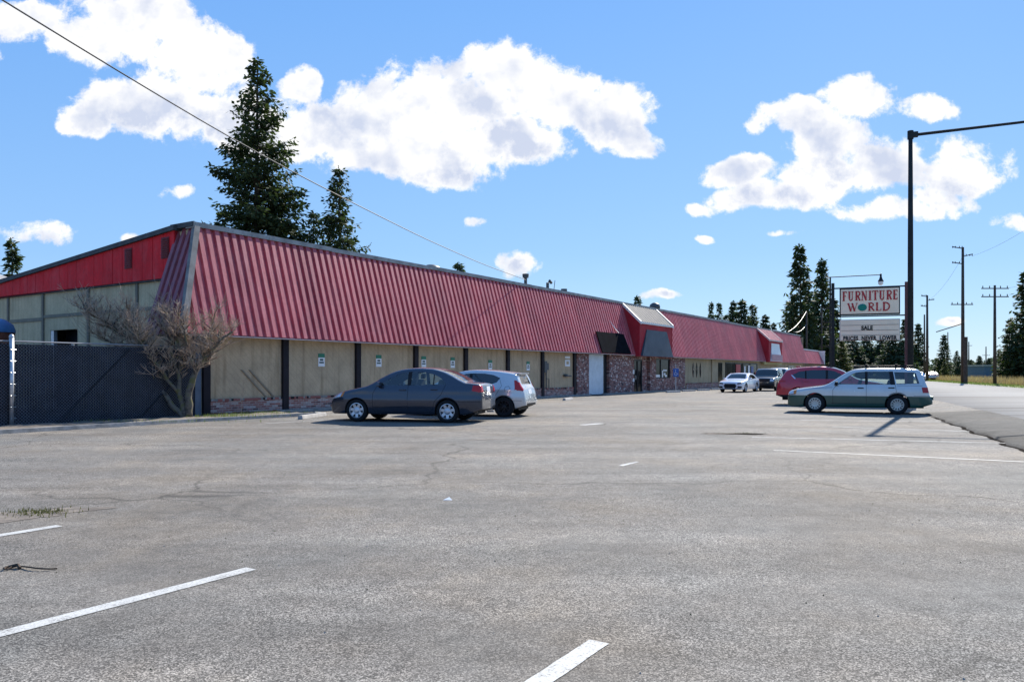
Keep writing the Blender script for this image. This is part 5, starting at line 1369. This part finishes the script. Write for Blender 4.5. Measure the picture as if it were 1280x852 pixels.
upole(1184.8, 415, 220, 472, 'distant utility pole rising behind the small conifer', [], .2)
upole(1211, 427, 260, 471, 'distant utility pole just right of the stub post', [(432, 1207, 1215, 0)], .25)
upole(1232.5, 433, 260, 471, 'distant utility pole between the two large poles', [(444, 1228, 1237, 0)], .25)
upole(1008.3, 389, 112, 470, 'pale pole standing behind the far end of the building', [], .16)
upole(1027, 385, 118, 470, 'grey pole with short arms behind the left post of the sign', [(385.5, 1026, 1037, 0), (403, 1026, 1037, 0), (409, 1026, 1037, 0), (433, 1024, 1037, 0)], .16)
# wires
def wire(pts, r, label, name='overhead_wire'):
    m = MB(); m.tube(pts, r, 5); o = m.build(name, M['wire'], origin=pts[-1]); tag(o, label, 'cable'); return o
ks = [(-2, 10.6), (4, 9.55), (9, 8.7), (13.4, 8.02), (20.4, 7.26), (26, 6.93), (31.1, 6.72), (37, 6.62), (42.7, 6.66)]
pts = [Vector((-9+.333*(Y-13.4), Y, interp(ks, Y))) for Y in [-2+44.7*i/40 for i in range(41)]]
wire(pts, .016, 'twisted service cable sagging down to the building roof', 'service_cable')
for k_, lab in ((0, 'upper pale service wire from the pole to the far roof'), (1, 'lower pale service wire from the pole to the far roof')):
    a_ = at(1008, 389+k_*16, 112); b_ = at(985+k_*7, 414.5, 100); mm = (a_+b_)/2-Vector((0, 0, .9))
    pts = [a_*(1-t)**2+mm*2*t*(1-t)+b_*t*t for t in [i/12 for i in range(13)]]; o = wire(pts, .03, lab); o.data.materials[0] = M['cap']
def line_wire(A0, B0, sag, r, lab):
    pts = [A0.lerp(B0, t)-Vector((0, 0, sag*4*t*(1-t))) for t in [i/24 for i in range(25)]]; wire(pts, r, lab)
pB = lambda px, y, Y: at(px, y, Y)
line_wire(at(1260, 360, 88), at(1260, 360, 88)+(-RU*58)+Vector((0, 0, .5)), 1.0, .012, 'thin power line running right from the two crossarm pole')
line_wire(at(1215, 320, 97), at(1215, 320, 97)+(-RU*60), 1.2, .012, 'thin power line running right from the tallest pole')
line_wire(at(1159, 376, 127), at(1203, 321, 97), .8, .012, 'thin power line between the sign side pole and the tallest pole')

# ------------------------------------------------------------------ conifers
def conifer_mesh(h, r, seed, whorls, per, step, leaf, crown0=.08, mat=None, shape=1.0, gap=.25, droop=.25):
    q = random.Random(seed); lf = MB(); tr = MB()
    tr.tube([(0, 0, 0), (q.uniform(-.1, .1), 0, h*.5), (0, 0, h*.985)], .018*h, 8, radii=[.016*h, .009*h, .0015*h])
    bias = [q.uniform(.75, 1.15) for _ in range(12)]
    for i in range(whorls):
        t = (i+q.uniform(-.3, .3))/whorls; z = h*(crown0+(1-crown0)*t)
        if z > h*.99: continue
        rr = r*((1-t)**.82)*shape*(1-.35*max(0, .12-t)/.12)
        n = max(3, int(per*(.6+.4*(1-t))))
        for j in range(n):
            if q.random() < gap*.5: continue
            a = q.uniform(0, 2*math.pi); L = rr*(1.15-.75*q.random()**1.7)*bias[int(a/(2*math.pi)*12) % 12]+.12*h/20
            dx, dy = math.cos(a), math.sin(a)
            up = .35*(t)-.02; dr = droop*(1-t)
            def bp(f): return Vector((dx*L*f, dy*L*f, z+L*(up*f-dr*f*f*1.3+.18*f**3)))
            if L > .5: tr.tube([bp(0), bp(.5), bp(.95)], .011*L+.006, 4, .005, cap=False)
            k = max(4, int(L/step*1.5))
            side = Vector((-dy, dx, 0))
            for m_ in range(k):
                f = .18+.82*(m_+q.random())/k
                if f < .35 and q.random() < .4: continue
                p = bp(f); tw = (1-f*.7)*L*.42+leaf*.8
                for sg_ in (-1, 1):
                    if q.random() < gap: continue
                    d = (side*sg_*q.uniform(.5, 1)+Vector((dx, dy, 0))*q.uniform(.2, .9)+Vector((0, 0, q.uniform(-.55, .25)))).normalized()
                    ln = tw*q.uniform(.5, 1.1); c = 0.0
                    nn = max(1, int(ln/leaf*1.8))
                    for b_ in range(nn):
                        o = p+d*ln*(b_/nn)+Vector((q.uniform(-1, 1), q.uniform(-1, 1), q.uniform(-1, .6)))*leaf*.35
                        d2 = (d+Vector((q.uniform(-.7, .7), q.uniform(-.7, .7), q.uniform(-.7, .35)))).normalized()
                        x = d2.cross(Vector((q.uniform(-.9, .9), q.uniform(-.9, .9), 1))).normalized()*leaf*q.uniform(.20, .38)
                        e = o+d2*leaf*q.uniform(.8, 1.4); mid = o.lerp(e, .5)
                        lf.face([o, mid+x, e, mid-x])
    # leader
    for i in range(10):
        z = h*(.94+.06*i/10); a = q.uniform(0, 6.28); d = Vector((math.cos(a), math.sin(a), .6))*leaf*1.1*(1.2-i/10)
        o = Vector((0, 0, z)); lf.face([o, o+d*.5+Vector((0, 0, -.05*leaf)), o+d, o+d*.5+Vector((0, 0, .3*leaf))])
    return lf, tr
def conifer(px, ytop, Y, halfw, seed, label, near=False, group=None, mat='needle', base=0.0, gap=.25, crown0=.06, droop=.25, whorls=None, per=8, name='conifer'):
    h = H+(HY-ytop)*Y/F; r = halfw/F*Y
    p = Vector(((px-CX)/F*Y, Y, base)); e = empty(name, p, label=label, cat='tree')
    if group: e['group'] = group
    if near: lf, tr = conifer_mesh(h, r*1.22, seed, whorls or int(h*2.3), 13, .33, .40, crown0, gap=gap, droop=droop)
    else: lf, tr = conifer_mesh(h, r, seed, whorls or 34, per+2, max(.4, h/40), max(.4, h/30), crown0, gap=gap, droop=droop)
    for mb, nm, mt in ((lf, 'crown', M[mat]), (tr, 'trunk', M['bark'])):
        o = mb.build(nm, mt); o.parent = e
    return e
conifer(322, 72, 62, 74, 1, 'tall dark fir behind the building roof, tallest tree in view', near=True, gap=.12)
conifer(424, 207, 66, 50, 2, 'smaller fir just right of the tallest fir behind the roof', near=True, gap=.12)
conifer(392, 262, 70, 44, 3, 'low bushy fir between the two firs behind the roof', near=True, gap=.12)
conifer(278, 262, 64, 30, 14, 'low fir at the left foot of the tallest fir', near=True, gap=.12)
conifer(15, 297, 90, 22, 5, 'small conifer above the roof at the far left', near=False, mat='needle', per=10, whorls=34)
# instancing prototypes for the far ones
protos = []
def proto(seed, slim, mat, gap=.2, whorls=34, per=9):
    lf, tr = conifer_mesh(20, 20*slim, seed, whorls, per+4, .65, .8, .03, gap=gap)
    ms = []
    for mb, nm, mt in ((lf, 'crown', M[mat]), (tr, 'trunk', M['bark'])):
        o = mb.build(nm, mt); me = o.data; col.objects.unlink(o); bpy.data.objects.remove(o); ms.append((nm, me))
    return ms
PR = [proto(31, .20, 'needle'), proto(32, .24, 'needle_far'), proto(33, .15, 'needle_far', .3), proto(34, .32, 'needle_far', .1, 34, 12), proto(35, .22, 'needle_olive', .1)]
def far_tree(i, px, ytop, Y, wscale, label, rot, group, name='conifer'):
    h = H+(HY-ytop)*Y/F; k = h/20; wscale *= 1.3 if h > 12 else 1.1
    e = empty(name, ((px-CX)/F*Y, Y, 0), rot, label=label, cat='tree', group=group); e.scale = (k*wscale, k*wscale, k)
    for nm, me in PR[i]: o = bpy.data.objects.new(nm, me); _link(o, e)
G1 = 'conifer tops showing above the building roof'
for i, px, yt, Y, w, lab in (
    (2, 573.5, 328, 130, .8, 'tiny conifer tip above the roof under the service cable'),
    (2, 797, 369, 150, .7, 'tiny conifer tip above the roof just left of the cream dormer roof'),
    (2, 889, 377, 190, .55, 'thin leaning spire conifer, first from the left above the far roof'),
    (2, 899, 378, 190, .6, 'thin spire conifer, second from the left above the far roof'),
    (0, 917, 375.5, 185, .7, 'full conifer top left of the tallest one above the far roof'),
    (0, 927, 374, 180, .85, 'tallest conifer top of the cluster above the far roof'),
    (2, 941, 380, 185, .8, 'sparse conifer top right of the cluster above the far roof'),
    (0, 957, 393, 180, .9, 'wide low conifer top left of the second dormer'),
    (0, 967.5, 403, 180, .7, 'small conifer top directly behind the second dormer'),
    (1, 908, 393, 200, .9, 'low conifer filling the gap left of the cluster'),
    (1, 935, 398, 200, 1.0, 'low conifer filling the gap right of the cluster')):
    far_tree(i, px, yt, Y, w, lab, rnd.uniform(0, 6), G1)
G2 = 'conifers beyond the store sign'
for i, px, yt, Y, w, lab in (
    (0, 1000, 305, 120, .66, 'tall loose fir left of the store sign, tallest of that stand'),
    (0, 1027, 323, 128, .6, 'second tall fir, between the pale pole and the sign'),
    (1, 988, 376, 126, .9, 'low fir at the left foot of the stand beside the sign'),
    (1, 1013, 366, 135, 1.0, 'dense fir filling between the two tall firs left of the sign'),
    (0, 1042, 372, 140, .85, 'fir standing behind the left post of the sign'),
    (4, 1052, 425, 130, 1.1, 'olive green bushy tree at the left post of the sign'),
    (3, 1066, 415, 165, 1.2, 'dark tree below the left half of the letter board'),
    (3, 1084, 418, 170, 1.2, 'dark tree below the middle of the letter board'),
    (3, 1103, 416, 172, 1.2, 'dark tree below the right half of the letter board'),
    (3, 1119, 408, 160, 1.1, 'dark tree between letter board and right post'),
    (0, 1132, 398, 165, .9, 'conifer directly behind the right sign post'),
    (0, 1148, 404, 170, .8, 'conifer just right of the street light pole'),
    (0, 1180, 418, 185, 1.05, 'single shapely conifer between the tallest poles'),
    (1, 1141, 425, 190, 1.2, 'low conifer behind the street light pole'),
    (1, 1171, 447, 260, 1.2, 'low distant tree left of the single shapely conifer'),
    (1, 1196, 438, 250, .9, 'low distant tree right of the single shapely conifer'),
    (1, 1199, 445, 240, 1.1, 'small distant tree left of the stub post'),
    (1, 1214, 449, 270, 1.2, 'small distant tree right of the stub post'),
    (3, 1224, 444, 260, 1.1, 'rounded distant tree left of the two crossarm pole'),
    (3, 1236, 447, 270, 1.2, 'rounded distant tree behind the two crossarm pole'),
    (1, 1249, 436, 240, 1.1, 'distant tree at the left foot of the big right hand trees'),
    (0, 1284, 338, 118, .80, 'large dense fir at the right edge of the photo'),
    (0, 1262, 398, 122, .95, 'lower dark fir in front of the large right hand fir'),
    (1, 1300, 360, 128, 1.1, 'dark fir cut by the right edge of the photo'),
    (3, 1275, 415, 126, 1.2, 'low dense tree at the right edge above the brush'),
    (4, 1181, 449, 165, 1.0, 'round olive shrub at the foot of the single shapely conifer')):
    far_tree(i, px, yt, Y, w, lab, rnd.uniform(0, 6), G2, 'shrub' if 'shrub' in lab else 'conifer')
# far wood as one mass
q = random.Random(17); lf = MB()
for i in range(330):
    Y = q.uniform(300, 430); px = q.uniform(960, 1330); hh = q.uniform(6, 10)*(1.35 if px < 1150 else .8); x = (px-CX)/F*Y; rr = hh*.3
    for j in range(80):
        t = q.random()**1.2; a = q.uniform(0, 6.28); r_ = rr*(1-t)*q.uniform(.5, 1.1)+.2; p = Vector((x+r_*math.cos(a), Y+r_*math.sin(a), hh*t)); s_ = q.uniform(.8, 1.7)
        lf.face([p, p+Vector((q.uniform(-s_, s_), q.uniform(-.4, .4), q.uniform(-s_, .2))), p+Vector((q.uniform(-s_, s_), q.uniform(-.4, .4), -s_*.8))])
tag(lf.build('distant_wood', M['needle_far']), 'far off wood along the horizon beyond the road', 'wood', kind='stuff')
# far low building beyond
p = Vector(((1233-CX)/F*210, 210, 0)); fb = empty('distant_building', p, label='low blue grey building far behind the two crossarm pole', cat='building')
m = MB(); m.box(p+Vector((0, 0, 1.6)), (6, 8, 3.2)); m.build('wall', simple('blue_grey_wall', (.08, .12, .16), .8), fb)
m = MB(); m.box(p+Vector((0, 0, 3.38)), (6.6, 8.6, .35)); m.build('roof', M['cap'], fb)
# roadside brush and grass
q = random.Random(9); m = MB()
for i in range(26000):
    r = 20+150*q.random()**1.1; c = 17.6+abs(q.gauss(0, 1))*7
    if q.random() < .5: c = 17.4+q.random()*4
    p = RP(r, c, .06); px = CX+F*p.x/p.y
    if p.y < 20 or px > 1330 or px < 1100: continue
    dry = c > 20 and q.random() < .8; hh = (q.uniform(.35, 1.15) if dry else q.uniform(.06, .28)); a = q.uniform(0, 6.28); w = .03 if dry else .03
    dx, dy = math.cos(a), math.sin(a); l = hh*q.uniform(.1, .5)
    m.face([(p.x-dy*w, p.y+dx*w, .03), (p.x+dy*w, p.y-dx*w, .03), (p.x+dx*l, p.y+dy*l, .05+hh)], 1 if dry else 0)
tag(m.build('roadside_brush', [M['blade'], M['dry']]), 'green grass and dry reddish brush along the far side of the road', 'brush', kind='stuff')

# ------------------------------------------------------------------ bare tree
def bare_tree():
    q = random.Random(42); b = gp(238, 524); b = P(-1.05, -.6, .05)
    e = empty('bare_tree', b, label='leafless spreading tree with mossy trunk by the end of the fence', cat='tree')
    tr = MB(); tw = MB(); tips = []
    scale = 1.0
    X = Vector((1, 0, 0))
    def V(x, z, y=0.0): return b+Vector((x, y, z))
    def bez(p0, p1, p2, n=8): return [p0*(1-t)**2+p1*2*t*(1-t)+p2*t*t for t in [i/n for i in range(n+1)]]
    def limb(p0, p1, p2, r0, r1, n=9, wob=.035):
        pts = bez(p0, p1, p2, n); pts = [p+Vector((q.uniform(-1, 1), q.uniform(-1, 1), q.uniform(-1, 1)))*wob*(0 < i < n) for i, p in enumerate(pts)]
        tr.tube(pts, r0, 8, r1, cap=True); return pts
    L = []
    L.append(limb(V(0.03, 0), V(.0, .9), V(.36, 1.85), .13, .08))                # right trunk
    L.append(limb(V(-.1, 0), V(-.3, .8), V(-.30, 1.75, .1), .11, .035))
    L.append(limb(V(-.12, .0, -.05), V(-.75, .75), V(-1.45, 1.75, -.2), .10, .03))     # left leaning
    L.append(limb(L[0][5], V(.45, 2.1), V(.75, 2.95, .1), .06, .03))
    L.append(limb(L[0][8], V(.8, 2.1), V(1.2, 2.5, -.2), .055, .03))
    L.append(limb(L[0][7], V(.05, 2.2), V(-.1, 3.05, -.3), .045, .028))
    L.append(limb(L[1][7], V(-.6, 2.3), V(-.95, 3.1, .3), .05, .028))
    L.append(limb(L[1][8], V(-.2, 2.2), V(-.5, 3.15, -.2), .045, .028))
    L.append(limb(L[2][6], V(-1.3, 2.1), V(-2.3, 2.85, -.1), .055, .03))
    L.append(limb(L[2][8], V(-1.9, 2.1), V(-2.75, 2.45, .3), .05, .028))
    L.append(limb(L[2][7], V(-1.3, 2.2), V(-1.65, 3.2, -.3), .045, .028))
    L.append(limb(L[8][6], V(-2.5, 2.9), V(-3.15, 3.35, -.1), .038, .018))
    L.append(limb(L[1][4], V(-.9, 1.8, -.4), V(-1.35, 2.7, -.8), .05, .028))
    L.append(limb(L[0][6], V(.5, 2.0, .4), V(.8, 2.7, .8), .045, .024))
    L.append(limb(L[1][5], V(-.5, 1.9, .5), V(-1.0, 2.9, .9), .045, .024))
    def grow(p, d, ln, r, lvl):
        pts = [p]; k = 4; dd = d.copy()
        for i in range(k):
            dd = (dd+Vector((q.uniform(-.28, .28), q.uniform(-.28, .28), q.uniform(-.1, .25)))).normalized()
            pts.append(pts[-1]+dd*ln/k)
        (tr if r > .013 else tw).tube(pts, r, 4 if r < .02 else 5, r*.45, cap=False)
        if lvl <= 0: return
        n = {3: 5, 2: 5, 1: 4}[lvl]
        for i in range(n):
            t = q.uniform(.2, 1.0); j = min(k-1, int(t*k)); pp = pts[j].lerp(pts[j+1], t*k-j if t < 1 else 1)
            a = q.uniform(0, 6.28); side = Vector((math.cos(a), math.sin(a)*.8, q.uniform(-.25, .65)))
            nd = (dd*.7+side*.95).normalized()
            if nd.z < -.15: nd.z *= .3
            grow(pp, nd, ln*q.uniform(.45, .75), max(.0055, r*.52), lvl-1)
    for i, pts in enumerate(L):
        start = 6 if i < 3 else 2
        extra = 2 if pts[-1].x < b.x-1.2 else 0
        for j in range(start, len(pts)):
            for _ in range((2 if i >= 3 else 1)+extra):
                a = q.uniform(0, 6.28); base_d = (pts[j]-pts[j-1]).normalized()
                d = (base_d*.5+Vector((math.cos(a)*.9, math.sin(a)*.8, q.uniform(-.1, .5)))).normalized()
                grow(pts[j], d, q.uniform(.35, .75), .018, 2)
    # long upright whips
    for i in range(70):
        pts = q.choice(L[3:]); p = pts[q.randint(4, len(pts)-1)]+Vector((q.uniform(-.3, .3), q.uniform(-.3, .3), q.uniform(0, .4)))
        left = p.x < b.x-.6
        d = Vector((q.uniform(-.55, -.05) if left else q.uniform(-.35, .4), q.uniform(-.3, .3), 1)).normalized(); ln = q.uniform(.5, 1.25)
        pp = [p]; dd = d
        for _ in range(6): dd = (dd+Vector((q.uniform(-.1, .08), q.uniform(-.08, .08), .03))).normalized(); pp.append(pp[-1]+dd*ln/6)
        tw.tube(pp, .0075, 4, .0035, cap=False)
    # sweeping whips to the far left
    for i in range(44):
        p = V(q.uniform(-3.2, -1.6), q.uniform(2.3, 3.2), q.uniform(-.3, .3)); d = Vector((-q.uniform(.5, 1), q.uniform(-.2, .2), q.uniform(.3, 1.1))).normalized()
        pp = [p]; dd = d; ln = q.uniform(.5, 1.1)
        for _ in range(6): dd = (dd+Vector((.0, 0, .09))).normalized(); pp.append(pp[-1]+dd*ln/6)
        tw.tube(pp, .008, 4, .004, cap=False)
    tr.build('trunk', M['moss_bark'], e, smooth=True); tw.build('twigs', M['twig'], e)
bare_tree()
# dry sapling by the wall
m = MB(); q = random.Random(5); b = P(1.0, -.5, .05)
m.tube([b, b+Vector((.03, 0, .5)), b+Vector((.08, 0, 1.1))], .01, 5, .004)
for i in range(9):
    z = .35+i*.08; a = q.uniform(0, 6); m.tube([b+Vector((.03+.03*z, 0, z)), b+Vector((.03+.2*math.cos(a), .1*math.sin(a), z+.22))], .005, 4, .002)
tag(m.build('dry_sapling', M['twig'], origin=b), 'thin dry sapling in front of the first wall bay', 'plant')

# ------------------------------------------------------------------ world: Nishita sky plus clouds placed by direction
AZ, EL = R(31.0), R(37.0)
w = bpy.data.worlds.new('World'); scn.world = w; w.use_nodes = True
t = NT.__new__(NT); t.t = w.node_tree; t.n = t.t.nodes; t.l = t.t.links
t.n.clear(); t.b = None
out = t.new('ShaderNodeOutputWorld'); bg = t.new('ShaderNodeBackground'); t.link(bg.outputs[0], out.inputs[0]); bg.inputs[1].default_value = .10
sky = t.new('ShaderNodeTexSky', sky_type='NISHITA'); sky.sun_disc = False; sky.sun_elevation = EL; sky.sun_rotation = AZ
sky.altitude = 0; sky.air_density = 1.0; sky.dust_density = .15; sky.ozone_density = 2.2
tc = t.new('ShaderNodeTexCoord'); sp = t.new('ShaderNodeSeparateXYZ'); t.link(tc.outputs['Generated'], sp.inputs[0])
yy = t.math('MAXIMUM', sp.outputs[1], .05)
gx = t.math('DIVIDE', sp.outputs[0], yy); gz = t.math('DIVIDE', sp.outputs[2], yy)
cb = t.new('ShaderNodeCombineXYZ'); t.link(gx, cb.inputs[0]); t.link(gz, cb.inputs[1]); V0 = cb.outputs[0]
# gentle warp so that outlines are not elliptical
wn = t.new('ShaderNodeTexNoise'); wn.inputs['Scale'].default_value = 7; wn.inputs['Detail'].default_value = 3; t.link(V0, wn.inputs['Vector'])
wm = t.new('ShaderNodeVectorMath', operation='MULTIPLY_ADD'); wm.inputs[1].default_value = (.07, .05, 0); t.link(wn.outputs['Color'], wm.inputs[0]); t.link(V0, wm.inputs[2])
ws = t.new('ShaderNodeVectorMath', operation='SUBTRACT'); ws.inputs[1].default_value = (.035, .025, 0); t.link(wm.outputs[0], ws.inputs[0]); VW = ws.outputs[0]
CL = [(40, 22, 80, 34), (150, 35, 110, 60), (240, 70, 80, 58), (190, 130, 110, 45), (110, 150, 40, 26), (300, 145, 80, 45), (372, 108, 38, 34), (335, 150, 60, 45), (618, 135, 55, 38), (400, 165, 80, 50), (470, 145, 90, 55), (545, 120, 85, 65), (625, 80, 58, 52), (690, 118, 75, 58), (765, 140, 72, 48), (800, 175, 48, 28), (560, 200, 95, 40), (470, 190, 85, 36), (650, 175, 75, 38), (560, 225, 40, 14),
      (1068, 128, 55, 38), (1000, 145, 62, 28), (1157, 136, 42, 20), (947, 156, 22, 16), (1045, 178, 75, 38), (925, 212, 62, 26), (955, 245, 78, 26), (1045, 222, 90, 34), (1105, 205, 80, 40), (1205, 205, 66, 44), (1110, 263, 92, 18), (880, 258, 26, 11), (1268, 274, 38, 15), (1175, 250, 60, 18),
      (595, 278, 22, 9), (650, 333, 40, 17), (228, 237, 24, 13), (50, 291, 52, 17), (178, 293, 28, 9), (985, 293, 22, 6), (880, 298, 14, 7), (825, 372, 26, 7), (1186, 403, 22, 6), (-40, 60, 50, 30),
      (1420, 120, 120, 60), (-260, 180, 160, 60), (1600, 260, 150, 40), (-500, 60, 160, 90)]
fmax = None; lowf = None
for cx, cy, rx, ry in CL:
    a_ = t.new('ShaderNodeVectorMath', operation='SUBTRACT'); a_.inputs[1].default_value = ((cx-CX)/F, (HY-cy)/F, 0); t.link(VW, a_.inputs[0])
    m_ = t.new('ShaderNodeVectorMath', operation='MULTIPLY'); m_.inputs[1].default_value = (F/rx, F/ry, 0); t.link(a_.outputs[0], m_.inputs[0])
    l_ = t.new('ShaderNodeVectorMath', operation='DOT_PRODUCT'); t.link(m_.outputs[0], l_.inputs[0]); t.link(m_.outputs[0], l_.inputs[1])
    f_ = t.math('SUBTRACT', 1.0, l_.outputs['Value'])
    if min(rx, ry) < 20: f_ = t.math('MULTIPLY', f_, .62)
    if fmax is None: fmax = f_
    else: fmax = t.math('SMOOTH_MAX', fmax, f_, .25)
fmax = t.math('MAXIMUM', fmax, -1.5)
# billow noise
def N_(vec, sc, det, ro, dist=0.0):
    x = t.new('ShaderNodeTexNoise'); x.inputs['Scale'].default_value = sc; x.inputs['Detail'].default_value = det; x.inputs['Roughness'].default_value = ro; x.inputs['Distortion'].default_value = dist
    t.link(vec, x.inputs['Vector']); return x.outputs['Fac']
nA = N_(V0, 12, 12, .68, .12)
vo = t.new('ShaderNodeTexVoronoi', feature='SMOOTH_F1'); vo.inputs['Scale'].default_value = 26; vo.inputs['Detail'].default_value = 3; vo.inputs['Smoothness'].default_value = .5; t.link(VW, vo.inputs['Vector'])
dens = t.math('ADD', fmax, t.math('MULTIPLY', t.math('SUBTRACT', nA, .42), 3.1))
dens = t.math('SUBTRACT', dens, t.math('MULTIPLY', vo.outputs['Distance'], .40))
mr = t.new('ShaderNodeMapRange', interpolation_type='SMOOTHSTEP'); mr.inputs[1].default_value = -.04; mr.inputs[2].default_value = .44; t.link(dens, mr.inputs[0]); cover = mr.outputs[0]
# relief: noise difference towards the light (up)
sh = t.new('ShaderNodeVectorMath', operation='ADD'); sh.inputs[1].default_value = (.012, .022, 0); t.link(V0, sh.inputs[0])
nB = N_(sh.outputs[0], 9, 5, .5); nC = N_(V0, 9, 5, .5)
rel = t.math('MULTIPLY', t.math('SUBTRACT', nC, nB), 5.0)
body = t.new('ShaderNodeMapRange', interpolation_type='SMOOTHSTEP'); body.inputs[1].default_value = .25; body.inputs[2].default_value = 1.0; t.link(dens, body.inputs[0])
soft = N_(V0, 5.5, 4, .5)
grey = t.math('MULTIPLY', body.outputs[0], t.math('MULTIPLY_ADD', soft, 3.0, -.75))
basez = t.math('MULTIPLY_ADD', t.math('GREATER_THAN', gx, .24), -.075, .385)      # flat bases lie lower to the right
low = t.math('MULTIPLY', t.math('SUBTRACT', basez, gz), 7.5, clamp=True)
grey = t.math('MULTIPLY', grey, t.math('MULTIPLY_ADD', low, 1.0, .38))
grey = t.math('SUBTRACT', grey, rel, clamp=True)
ccol = t.mix((6.5, 6.45, 6.4), (3.8, 4.2, 5.2), grey)
# sky tint: a little more cyan and brighter like the photo
hs = t.new('ShaderNodeMix', data_type='RGBA', blend_type='MULTIPLY'); hs.inputs[0].default_value = 1; hs.inputs[7].default_value = (1.0, 1.0, 1.0, 1); t.link(sky.outputs[0], hs.inputs[6])
el = t.ramp(t.math('MULTIPLY', gz, 1.6), [(0, (2.6, 4.1, 5.6)), (.25, (1.7, 3.3, 5.8)), (.75, (1.12, 2.72, 5.8)), (1, (.92, 2.4, 5.6))])
skyc = t.mix(sky.outputs[0], el, .82)
t.link(skyc, bg.inputs[0])
bg2 = t.new('ShaderNodeBackground'); bg2.inputs[1].default_value = .10; t.link(t.mix(skyc, ccol, cover), bg2.inputs[0])
inside = t.math('MULTIPLY', t.math('GREATER_THAN', sp.outputs[1], .3), t.math('MULTIPLY', t.math('LESS_THAN', t.math('ABSOLUTE', gx), 1.3), t.math('MULTIPLY', t.math('GREATER_THAN', gz, .015), t.math('LESS_THAN', gz, .72))))
ms = t.new('ShaderNodeMixShader'); t.link(inside, ms.inputs[0]); t.link(bg.outputs[0], ms.inputs[1]); t.link(bg2.outputs[0], ms.inputs[2]); t.link(ms.outputs[0], out.inputs[0])

w.cycles.sampling_method = 'MANUAL'; w.cycles.sample_map_resolution = 512

# sun
sl = bpy.data.lights.new('sun', 'SUN'); sl.energy = 5.0; sl.angle = R(.55); sl.color = (1, .95, .87)
so = bpy.data.objects.new('sun', sl); col.objects.link(so)
d = Vector((math.sin(AZ)*math.cos(EL), math.cos(AZ)*math.cos(EL), math.sin(EL)))
so.rotation_euler = d.to_track_quat('Z', 'Y').to_euler(); so.location = d*60

# ------------------------------------------------------------------ camera
cam = bpy.data.cameras.new('camera'); co = bpy.data.objects.new('camera', cam); col.objects.link(co); scn.camera = co
co.location = (0, 0, H); co.rotation_euler = (R(90), 0, 0)
cam.sensor_width = 36; cam.lens = F/1280*36; cam.shift_y = (HY-426)/1280; cam.clip_start = .05; cam.clip_end = 6000
scn.view_settings.view_transform = 'Standard'; scn.view_settings.look = 'None'; scn.view_settings.exposure = 0.76; scn.view_settings.gamma = 1
scn.render.resolution_x, scn.render.resolution_y = 1024, 681
scn.cycles.max_bounces = 5; scn.cycles.diffuse_bounces = 3; scn.cycles.glossy_bounces = 3; scn.cycles.transparent_max_bounces = 10
try: scn.cycles.use_denoising = True
except Exception: pass
